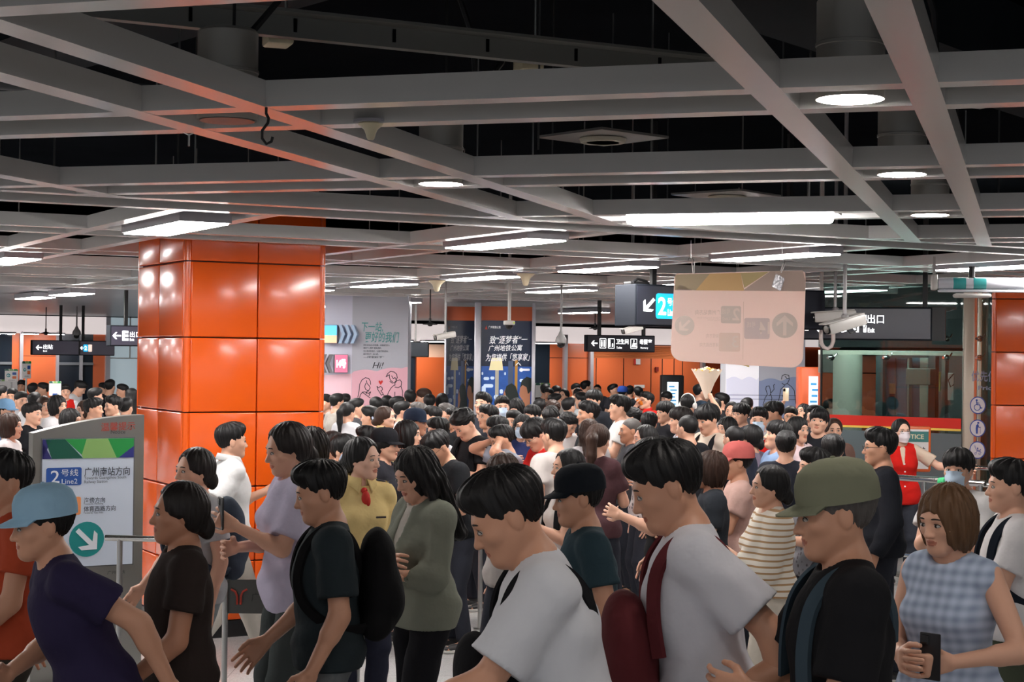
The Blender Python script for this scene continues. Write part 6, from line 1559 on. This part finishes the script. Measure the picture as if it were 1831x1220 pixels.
person(1490, 834, 162, -78, 'man in an olive-grey cap and black t-shirt striding by, largest capped head', 'short', 'g', top=(28, 28, 31), slv=.8, loose=.016, lc=(104, 118, 142), head=(0, 8, 0), stride=.9, la='phone_low', ra='reach', ex=('cap', 'straps'), exc={'cap': (122, 124, 104), 'pack': (58, 72, 82)}, sk=1, hands=True)
person(1690, 866, 122, -28, 'woman with a brown bob in a sleeveless pale blue checked top', 'bob', 'l', top=(184, 198, 218), slv=0, pat='check', kind='tee', loose=.012, hem=.9, lc=(214, 216, 222), legs='wide', sex='f', head=(-12, 10, 0), la=((-.02, -.24, -.27), (.8, .4, -.4), 55), ra='phone_low', hands=True, hold=('L', 'phone', 'black phone in the hands of the woman in the checked top'))
person(1804, 822, 92, -75, 'person in a white t-shirt with a navy backpack walking past the pillar foot', 'short', top=(230, 228, 230), lc=(70, 76, 62), ex=('backpack',), exc={'pack': (28, 34, 44)}, stride=.6, la='phone', ra='loose', slv=.7)
person(1713, 802, 72, -18, 'person in a pale face mask and white shirt standing behind the green tape', 'fringe', top=(224, 222, 222), ex=('mask',), la='phone_low', ra='phone', sex='m')
person(1572, 766, 66, -80, 'person with glasses and a black jacket passing before the woman in the red vest', 'short', top=(34, 36, 42), kind='tee', slv=1.95, loose=.016, ex=('glasses',), la='loose', ra='phone_low', stride=.5, sk=1)
person(1374, 831, 68, -72, 'woman in a cream ruffled blouse and striped cream trousers among the walkers', 'tied', top=(232, 226, 214), kind='tee', slv=1.8, loose=.026, hem=.95, lc=(224, 216, 202), legs='wide', sex='f', la='chest', ra='phone_low', pat='stripe', stride=.5, lod=0)
person(1316, 794, 62, -80, 'person in a salmon-pink cap beside the woman in the cream blouse', 'short', 'd', top=(206, 170, 160), ex=('cap',), exc={'cap': (200, 104, 100)}, la='phone', ra='phone_low', sk=1, stride=.4)
person(1268, 806, 64, -80, 'tanned person in a dark t-shirt beside the salmon-pink cap', 'bob', 'b', top=(48, 52, 58), la='phone_low', ra='loose', sk=3, sex='f', stride=.5)
person(1166, 784, 66, -80, 'dark-haired person in a dark shirt blurred in front of the buzz-cut man', 'short', top=(26, 27, 30), la='phone', ra='loose', lean=6, head=(0, 14, 0), stride=.5)
person(1455, 802, 66, -70, 'person in a grey patterned shirt partly hidden behind the olive-grey cap', 'short', top=(120, 120, 126), pat='floral', la='phone_low', ra='loose', stride=.4)
# uniformed staff and volunteers
person(650, 781, 75, 16, 'woman in a pale yellow uniform shirt with a red scarf and epaulettes, watching', 'bun', top=STAFF, kind='collar', slv=1.9, loose=.006, hem=.90, lc=(40, 42, 56), sex='f', head=(40, 2, 0), la='down', ra='down', hero=True, lod=0, sk=2)
person(690, 726, 39, 62, 'brown-haired woman in a yellow uniform shirt farther back near the pink poster', 'bun', 'b', top=STAFF, kind='collar', slv=1.9, loose=.006, lc=(40, 42, 56), sex='f', head=(22, -2, 0), la='down', ra='down', lod=1, sk=2)
person(1612, 749, 41, 12, 'woman in a red button vest and white mask pointing with an outstretched arm', 'tied', top=RED, kind='vest', slv=0, hem=.82, loose=.016, under=((214, 192, 172), .72), lc=(52, 54, 62), sex='f', ex=('mask', 'glasses'), exc={'mask': 'w'}, la='point', ra='down', head=(14, 0, 0), hands=True, lod=0, sk=2)
person(898, 709, 38, 6, 'masked young man in a navy and red top raising one open hand', 'short', top=(36, 44, 92), kind='vest', slv=0, under=(RED, .7), ex=('mask',), ra='wave', la='down', hands=True, lod=0)
person(117, 688, 23, 4, 'young volunteer in a red vest over white sleeves at the far crowd edge', 'short', top=RED, kind='vest', slv=0, under=(WH, 1.7), lod=1)
person(39, 680, 20, -15, 'far volunteer in red beside the narrow stick board', 'short', top=RED, kind='vest', slv=0, under=(WH, .6), sk=1, lod=1)
person(1357, 729, 46, -6, 'man in a pale blue mask with a red vest and white collar', 'short', top=RED, kind='vest', slv=0, under=(WH, .8), ex=('mask', 'collar'), lod=0)
person(1155, 701, 31, -42, 'young man in red and white drinking from a bottle before the orange wall', 'short', top=(190, 40, 36), kind='collar', slv=.7, ra='mouth', la='down', head=(-14, -8, 0), hands=True, lod=1, hold=('R', 'bottle', 'small orange drink bottle at the mouth of the young man in red and white'))
person(1016, 738, 41, 45, 'curly-haired person in a white and red shirt bending over in mid crowd', 'curly', top=(228, 226, 226), la='phone', ra='phone', lean=14, head=(8, 22, 0))
# middle crowd around and behind the uniformed woman
person(782, 770, 58, -60, 'man with glasses in a black t-shirt bowing his head beside the shining rail end', 'short', top=BK, ex=('glasses',), lean=14, head=(0, 26, 0), la='phone_low', ra='phone_low', sk=1)
person(830, 734, 54, -55, 'tousle-haired man in black looking down beside the man in glasses', 'curly', top=BK, lean=10, head=(0, 28, 0), la='phone', ra='phone', ex=('straps',))
person(783, 746, 38, -70, 'person with a white t-shirt and dark backpack behind the bowed man with glasses', 'short', top=WH, ex=('backpack',), la='phone', ra='down', head=(0, 10, 0))
person(745, 735, 46, 70, 'man in a dark cap facing away from the pink poster column', 'short', top=(44, 48, 56), ex=('cap',), exc={'cap': (40, 50, 68)}, sk=1)
person(731, 752, 52, 78, 'grey-clad dark head just behind the uniformed woman, facing the cap man', 'bob', top=(58, 58, 60), sex='f')
person(656, 762, 42, -75, 'dark-haired person in black right behind the hair bun of the uniformed woman', 'short', top=(34, 36, 40))
person(691, 771, 46, 70, 'person in a black beret-like cap behind the face of the uniformed woman', 'tied', top=(40, 40, 46), ex=('cap',), exc={'cap': (26, 26, 30)}, sex='f')
person(590, 772, 50, -70, 'dark brown head tight against the orange pillar edge', 'tied', 'd', top=(60, 52, 50), sex='f')
person(617, 776, 44, 60, 'dark-haired person in black between the pillar edge and the hair bun', 'fringe', top=BK)
person(622, 719, 33, 140, 'woman with a black ponytail in a navy, white and red jacket, seen from behind', 'pony', top=(226, 226, 230), slv=1.9, loose=.016, sex='f', under=(NV, 1.95))
person(603, 704, 31, 120, 'man in a beige-grey t-shirt next to the orange pillar, seen from behind', 'short', top=(172, 166, 158))
person(617, 700, 25, 150, 'dark head behind the man in the beige-grey t-shirt', 'short', top=(46, 46, 50))
person(583, 706, 27, -60, 'person half hidden by the orange pillar edge behind the beige-grey t-shirt', 'short', top=(66, 58, 58))
person(638, 713, 27, 100, 'person in dark grey between the ponytail and the pink poster', 'short', top=(70, 70, 74))
person(661, 727, 30, -110, 'dark head low between the ponytailed woman and the second uniformed woman', 'short', top=(40, 42, 48))
person(672, 710, 24, -160, 'dark-haired person right before the drawn girl on the poster', 'fringe', top=(72, 60, 52))
person(692, 709, 24, 170, 'person before the drawn heart on the pink poster', 'short', top=(50, 52, 60))
person(711, 709, 27, 80, 'person in dark clothes before the drawn boy on the pink poster', 'short', top=(44, 44, 48))
person(720, 718, 30, 95, 'person in a white shirt at the edge of the pink poster column', 'short', top=WH)
person(733, 696, 30, 190, 'person with frizzy black hair beside the poster column edge', 'curly', top=(42, 44, 50))
person(757, 696, 30, -100, 'brown-haired person before the plain orange panel', 'fringe', 'b', top=(206, 196, 186))
person(768, 705, 29, 175, 'dark round head in front of the plain orange panel', 'fringe', top=BK, sex='f')
person(790, 703, 27, -170, 'dark head at the lower end of the dim navy poster', 'bob', top=(48, 46, 50), sex='f')
person(747, 720, 34, -80, 'person with greying hair behind the dark cap', 'short', 'g', top=(86, 86, 90))
person(772, 727, 35, -85, 'black-haired person between the greying head and the white backpacker', 'short', top=(40, 44, 52))
person(797, 722, 35, -60, 'person with greying hair before the dim navy poster', 'curly', 'g', top=(58, 60, 66))
person(812, 729, 38, -65, 'tanned face in black behind the tousle-haired man', 'short', top=BK, sk=1)
person(863, 702, 40, -30, 'man with a high forehead before the bright navy poster', 'short', top=(48, 50, 58), head=(0, -6, 0))
person(872, 724, 42, -60, 'person in dark clothes just below the high forehead man', 'short', top=(40, 42, 50), sk=1)
person(888, 744, 44, -70, 'person with a dark fringe behind the hand-to-ear man', 'fringe', top=(70, 44, 40), sk=1)
person(923, 713, 36, -20, 'woman with shiny black hair beside the masked man, below the printed woman', 'bob', top=(54, 46, 52), sex='f', head=(0, 22, 0))
person(934, 741, 36, -12, 'woman in round glasses and a mask holding up her hands', 'longf', top=(40, 46, 84), ex=('mask', 'glasses'), sex='f', ra='phone', la='phone', lod=0)
person(918, 734, 32, -30, 'dark low head between the masked man and the masked woman', 'short', top=(112, 34, 40))
person(951, 724, 36, -45, 'person with a fringe beside the masked woman in glasses', 'fringe', top=(60, 62, 70))
person(965, 714, 32, 160, 'black-haired person before the green-banded notice board', 'short', top=(46, 48, 54))
person(988, 716, 34, -150, 'person with reddish-brown wavy hair in the far middle', 'curly', 'b', top=(66, 58, 56))
person(975, 686, 24, 165, 'dark head overlapping the green-banded notice board', 'short', top=(52, 46, 46))
person(981, 694, 23, -25, 'man facing out beside the green-banded notice board', 'short', top=(60, 62, 66), sk=1)
person(995, 690, 24, 20, 'man with a fringe near the slim white post of the orange wall', 'fringe', top=(80, 80, 88))
person(1008, 695, 23, -30, 'woman with a hair clip near the slim white post', 'tied', top=(206, 200, 196), sex='f')
person(993, 704, 27, 100, 'black-haired person below the woman with the hair clip', 'short', top=BK)
person(1030, 686, 23, 30, 'far dark head just past the slim white post', 'short', top=(88, 90, 96))
person(1035, 693, 25, 40, 'balding man in white before the orange wall', 'buzz', top=WH, sk=1)
person(1048, 681, 22, 120, 'person in white seen against the louvred wall', 'short', top=WH)
person(1068, 687, 19, -10, 'far man in glasses against the orange panels', 'buzz', top=(70, 72, 80), ex=('glasses',))
person(1097, 687, 22, 60, 'far person looking up before the orange panel joint', 'short', top=(52, 52, 58), head=(0, -10, 0))
person(1114, 692, 20, 150, 'person in a bright blue cap before the orange wall', 'short', top=(74, 76, 84), ex=('cap',), exc={'cap': (46, 74, 150)})
person(1126, 690, 22, 160, 'dark head next to the bright blue cap', 'short', top=(44, 46, 50))
person(1141, 692, 23, -160, 'dark head between the blue cap and the drinking man', 'short', top=(40, 42, 46))
person(1040, 702, 29, -120, 'person in a white and teal sports jacket at mid hall', 'short', top=(212, 218, 222), slv=1.9, loose=.014)
person(1061, 697, 37, -40, 'young man with a long fringe and white collar', 'fringe', top=(40, 42, 48), kind='collar', slv=1.9, loose=.012)
person(1017, 712, 31, 140, 'black wavy head in front of the white and teal jacket', 'curly', top=(44, 46, 52))
person(1051, 717, 44, -75, 'dark flat-topped head facing away beside the fringed young man', 'short', top=(30, 32, 36), sk=1)
person(985, 730, 42, -25, 'man with a bare forehead bowing in a white shirt', 'short', top=(214, 210, 206), lean=14, head=(0, 26, 0))
person(957, 748, 54, -62, 'person in glasses with thick black hair bowing in the centre of the crowd', 'fringe', top=(198, 44, 40), ex=('glasses',), lean=10, head=(0, 24, 0), la='phone', ra='phone')
person(990, 751, 58, -140, 'broad man in a pale beige t-shirt seen from behind in the centre', 'short', top=(204, 196, 192), lc=(60, 62, 70), lean=4, ra='phone', la='down')
person(897, 761, 50, -72, 'person holding a hand to the ear, in a grey-blue shirt', 'short', top=(150, 156, 170), ra='ear', la='ear', sk=1, lean=6, head=(0, 14, 0))
person(896, 811, 58, -75, 'reddish-brown haired person in front of the hand-to-ear person', 'bob', 'b', top=(170, 164, 162), sex='f', head=(0, 14, 0))
person(1014, 802, 62, -70, 'dark-haired woman with a shoulder strap before the pale beige t-shirt', 'tied', top=(190, 182, 178), sex='f', la='phone', ra='phone_low', ex=('straps',))
person(1070, 757, 58, 150, 'woman with a long brown ponytail in a maroon t-shirt, seen from behind', 'pony', 'b', top=(74, 50, 54), sex='f', la='phone', ra='phone', lod=0, head=(12, 6, 0), hold=('R', 'phone', 'dark phone in the hands of the woman with the long ponytail'))
person(1052, 748, 46, -150, 'long brown hair behind the ponytailed woman', 'wavy', 'b', top=(166, 162, 164), sex='f')
person(1107, 707, 43, -80, 'tall man in profile with an undercut and a white t-shirt', 'short', top=(230, 228, 226), la='phone', ra='phone', smax=1.14, lod=0)
person(1126, 748, 46, -78, 'tanned older man with grey hair in profile', 'buzz', 'g', top=(56, 56, 60), sk=3, lod=0, la='phone', ra='down')
person(1152, 759, 46, -72, 'woman in profile with black hair and a floral shirt', 'tied', top=(190, 180, 178), pat='floral', sex='f', lod=0)
person(1161, 737, 40, 170, 'dark round-backed head behind the floral shirt', 'fringe', top=BK)
person(1130, 729, 34, -100, 'dark curly head behind the tanned older man', 'curly', top=BK)
person(1189, 718, 38, -55, 'pale young man with a fringe in a black jacket', 'fringe', top=(34, 34, 38), slv=1.9, loose=.014, lod=0)
person(1191, 700, 22, -40, 'small face with a fringe below the lit blue screen', 'fringe', top=(60, 62, 66))
person(1216, 728, 46, -80, 'brown-fringed person just before the buzz-cut man', 'fringe', 'd', top=(170, 172, 184))
person(1231, 706, 36, 155, 'person wearing white headphones, seen from behind', 'short', top=(70, 74, 80), ex=('headphones',), lod=1, ra='raise', hold=('R', 'bouquet', 'cream wrapped bouquet with yellow flowers raised by the person in white headphones'))
person(1228, 741, 50, -135, 'buzz-cut man in a black t-shirt seen from behind', 'buzz', top=(32, 33, 37), lod=0)
person(1265, 725, 52, -50, 'young man with a heavy fringe and a beige shirt, looking down', 'fringe', top=(206, 192, 176), head=(0, 16, 0), lod=0, ex=('straps',))
person(1252, 687, 28, 120, 'dark-haired person in dark blue before the deep orange panel', 'short', top=(52, 66, 82))
person(1264, 697, 23, 80, 'person in white by the deep orange panel', 'short', top=(206, 196, 190))
person(1290, 694, 26, -90, 'dark figure against the edge of the white drawn column', 'short', top=(44, 44, 48))
person(1277, 713, 34, 170, 'black shiny head behind the heavy fringe', 'fringe', top=(40, 44, 54))
person(1308, 718, 34, -12, 'woman facing out in front of the white drawn column', 'tied', top=(190, 184, 180), sex='f')
person(1325, 721, 38, -45, 'young man in glasses before the white drawn column', 'fringe', top=(60, 64, 74), ex=('glasses',))
person(1336, 712, 32, 160, 'dark head behind the young man in glasses', 'short', top=(52, 54, 60))
person(1299, 745, 40, -50, 'woman with dark hair in a beige top below the young man in glasses', 'bob', top=(200, 186, 172), sex='f')
person(1311, 763, 50, -140, 'short-haired man in a navy t-shirt seen from behind beside the red vest man', 'buzz', top=(38, 42, 54), lod=0)
person(1341, 760, 46, -120, 'dark tied hair between the red vest man and the navy t-shirt', 'tied', top=(110, 100, 116), sex='f')
person(1384, 718, 40, -80, 'dark-haired man in grey before the blue drawn column', 'short', top=(132, 134, 140), sk=1, head=(0, 14, 0))
person(1390, 753, 52, -68, 'man in a pale blue t-shirt tilting his face up in profile', 'fringe', top=(122, 144, 176), head=(-6, -12, 0), lod=0, la='down', ra='phone_low')
person(1428, 745, 46, 48, 'woman with very long black hair in a white and pink t-shirt', 'longf', top=(232, 208, 212), sex='f', lod=0, slv=.75, loose=.012)
person(1436, 721, 33, -25, 'woman in round glasses holding a phone up high', 'longf', top=(60, 60, 68), ex=('glasses',), sex='f', ra='raise', la='down', head=(-10, -22, 0), hands=True, lod=0, hold=('R', 'phone', 'pale gold phone held up high above the crowd before the blue drawn column'))
person(1414, 727, 24, -10, 'small face with glasses behind the raised arm', 'short', top=(66, 66, 72), ex=('glasses',), sk=1)
person(1464, 730, 46, -8, 'young man with parted hair in a black t-shirt gazing out', 'fringe', top=(34, 35, 40), head=(0, -8, 6), lod=0)
person(1491, 748, 40, 10, 'brown-haired person in a brown top beside the parted-hair young man', 'tied', 'b', top=(110, 84, 76), sex='f')
person(1489, 777, 48, -165, 'short black bob seen from behind in front of the parted-hair young man', 'fringe', top=(40, 42, 46), sex='f')
person(1458, 697, 26, -60, 'dark-haired person before the tall lit screen', 'short', top=(50, 52, 58))
person(1406, 770, 44, 170, 'dark head low behind the pale blue t-shirt', 'short', top=(34, 36, 44))
# seen through the lift glass
person(1487, 714, 32, 60, 'person seen through the lift glass facing the round column', 'fringe', top=BK, sex='f', smin=.8)
person(1534, 716, 26, -20, 'woman seen through the lift glass beside the officer', 'tied', top=(60, 56, 58), sex='f', smin=.8)
person(1556, 702, 27, -30, 'officer in a dark cap and lime vest seen through the lift glass', 'short', top=(198, 214, 70), kind='vest', slv=0, under=((112, 134, 184), 1.9), ex=('cap', 'mask'), exc={'cap': (26, 30, 40)}, smin=.8)
# the crowd beyond the notice stand
person(59, 685, 24, 150, 'dark-haired person behind the narrow stick board', 'short', top=(206, 206, 210))
person(77, 685, 24, -75, 'young man in profile before the far orange panel', 'short', top=(60, 62, 70))
person(143, 681, 26, 70, 'person leaning forward in a white and black hooded top', 'short', top=(220, 220, 222), slv=1.9, loose=.016, lean=18, head=(0, 20, 0))
person(185, 685, 23, -60, 'man in glasses talking before the orange strip', 'short', top=(50, 50, 56), ex=('glasses',))
person(197, 679, 25, 150, 'man in black seen against the frosted glass', 'short', top=(28, 28, 32))
person(218, 687, 24, -70, 'profile with short hair against the frosted glass', 'short', top=(92, 100, 116), sk=1)
person(234, 694, 28, -140, 'long-haired woman in white by the orange pillar edge', 'long', top=WH, sex='f')
person(2, 690, 28, 120, 'dark head at the very edge of the far left crowd', 'short', top=(78, 76, 80))
person(22, 695, 28, -20, 'man with a dark flat cap of hair under the round-arrow board', 'short', top=(96, 104, 120), sk=1)
person(38, 701, 28, 30, 'dark head below the far volunteer in red', 'short', top=(200, 200, 206))
person(62, 702, 27, 150, 'dark head in the white sleeves below the stick board', 'short', top=WH)
person(79, 708, 32, 20, 'brown-haired woman facing the fringe of the far crowd', 'bob', 'b', top=(206, 196, 192), sex='f')
person(104, 706, 38, 50, 'dark-haired person in white with the head turned behind the stand', 'bob', top=WH, sex='f')
person(168, 712, 38, 75, 'man in a pale blue shirt just above the notice stand', 'short', top=(166, 190, 216), sk=1)
person(171, 694, 30, 100, 'black head behind the man in the pale blue shirt', 'short', top=(46, 48, 54))
person(151, 716, 36, -60, 'long brown hair between the white top and the pale blue shirt', 'long', 'b', top=(120, 104, 92), sex='f')
person(202, 708, 36, -70, 'person in black above the raised end of the notice stand', 'short', top=(28, 28, 32))
person(225, 712, 30, 150, 'person with a striped white backpack beside the pillar', 'short', top=(210, 210, 214), ex=('backpack',), exc={'pack': (196, 196, 200)})
person(12, 716, 36, 60, 'person in a pale blue cap at the edge of the far crowd', 'short', top=(90, 110, 140), ex=('cap',), exc={'cap': (120, 160, 196)})
person(58, 720, 40, 60, 'person in black with brown-black hair, dark shoulders behind the stand', 'short', top=(26, 27, 31))
person(20, 738, 46, 70, 'brown-haired person in a white shirt above the rust-orange t-shirt', 'bob', 'b', top=(232, 228, 230), sex='f')
person(128, 730, 44, 60, 'person in white with a dark bob right above the notice stand', 'bob', top=(228, 226, 230), sex='f')
settle()
for a_ in PEOPLE: build_person(a_)

def bouquet(r):
    w_ = MB(); n = 22
    for k, (rb, zb) in enumerate(((.02, -.12), (.09, .06), (.17, .2))):
        w_.v += [((rb + (.02 * (i % 2) if k == 2 else 0)) * math.cos(2 * math.pi * i / n), (rb + (.02 * (i % 2) if k == 2 else 0)) * math.sin(2 * math.pi * i / n), zb + (.035 * (i % 2) if k == 2 else 0)) for i in range(n)]
    for k in range(2):
        for i in range(n): w_.f.append((k * n + i, k * n + (i + 1) % n, (k + 1) * n + (i + 1) % n, (k + 1) * n + i)); w_.m.append(0)
    w_.build('paper_wrap', mat('wrap_cream', (236, 216, 196), .7), r)
    for k in range(16):
        an = k * 2.4; rr = .035 * math.sqrt(k)
        b = MB(); c_ = Vector((rr * math.cos(an), rr * math.sin(an), .24 - rr * .3))
        for q in range(6): b.ell(c_ + Vector((.022 * math.cos(q * 1.05), .022 * math.sin(q * 1.05), .0)), (.018, .018, .014), 8, 5)
        b.ell(c_ + Vector((0, 0, .01)), (.014, .014, .012), 8, 5)
        b.build('flower', mat('flower_yellow', (236, 190, 90), .7) if k % 3 else mat('flower_cream', (240, 226, 206), .7), r)
for what, lb, wp, rz, s, u in HOLD:
    o = empty(what, tuple(wp), rz, lb, what)
    if what == 'phone':
        gold = 'gold' in lb
        MB().rbox((0, -.004, .03), (.076, .0085, .158), .004, 2).build('case', mat('phone_gold', (226, 206, 176), .3, .3) if gold else mat('phone_black', (26, 26, 30), .3), o)
        MB().box((0, .001, .03), (.069, .002, .148)).build('screen', mat('phone_screen', (16, 18, 24), .1), o)
        MB().rbox((-.018, -.010, .085), (.03, .004, .034), .0015, 1).build('camera_bump', mat('phone_lens', (20, 20, 22), .15), o)
    elif what == 'bouquet':
        bouquet(o)
    else:
        MB().lathe([(.028, -.06), (.03, -.05), (.03, .03), (.014, .06), (.013, .075)], 16, rot=Matrix.Rotation(R(60), 3, 'X')).build('body', mat('drink_orange', (226, 130, 50), .2), o)
        MB().lathe([(.015, .072), (.015, .088)], 14, rot=Matrix.Rotation(R(60), 3, 'X')).build('cap', mat('bottle_cap', (230, 226, 220), .4), o)
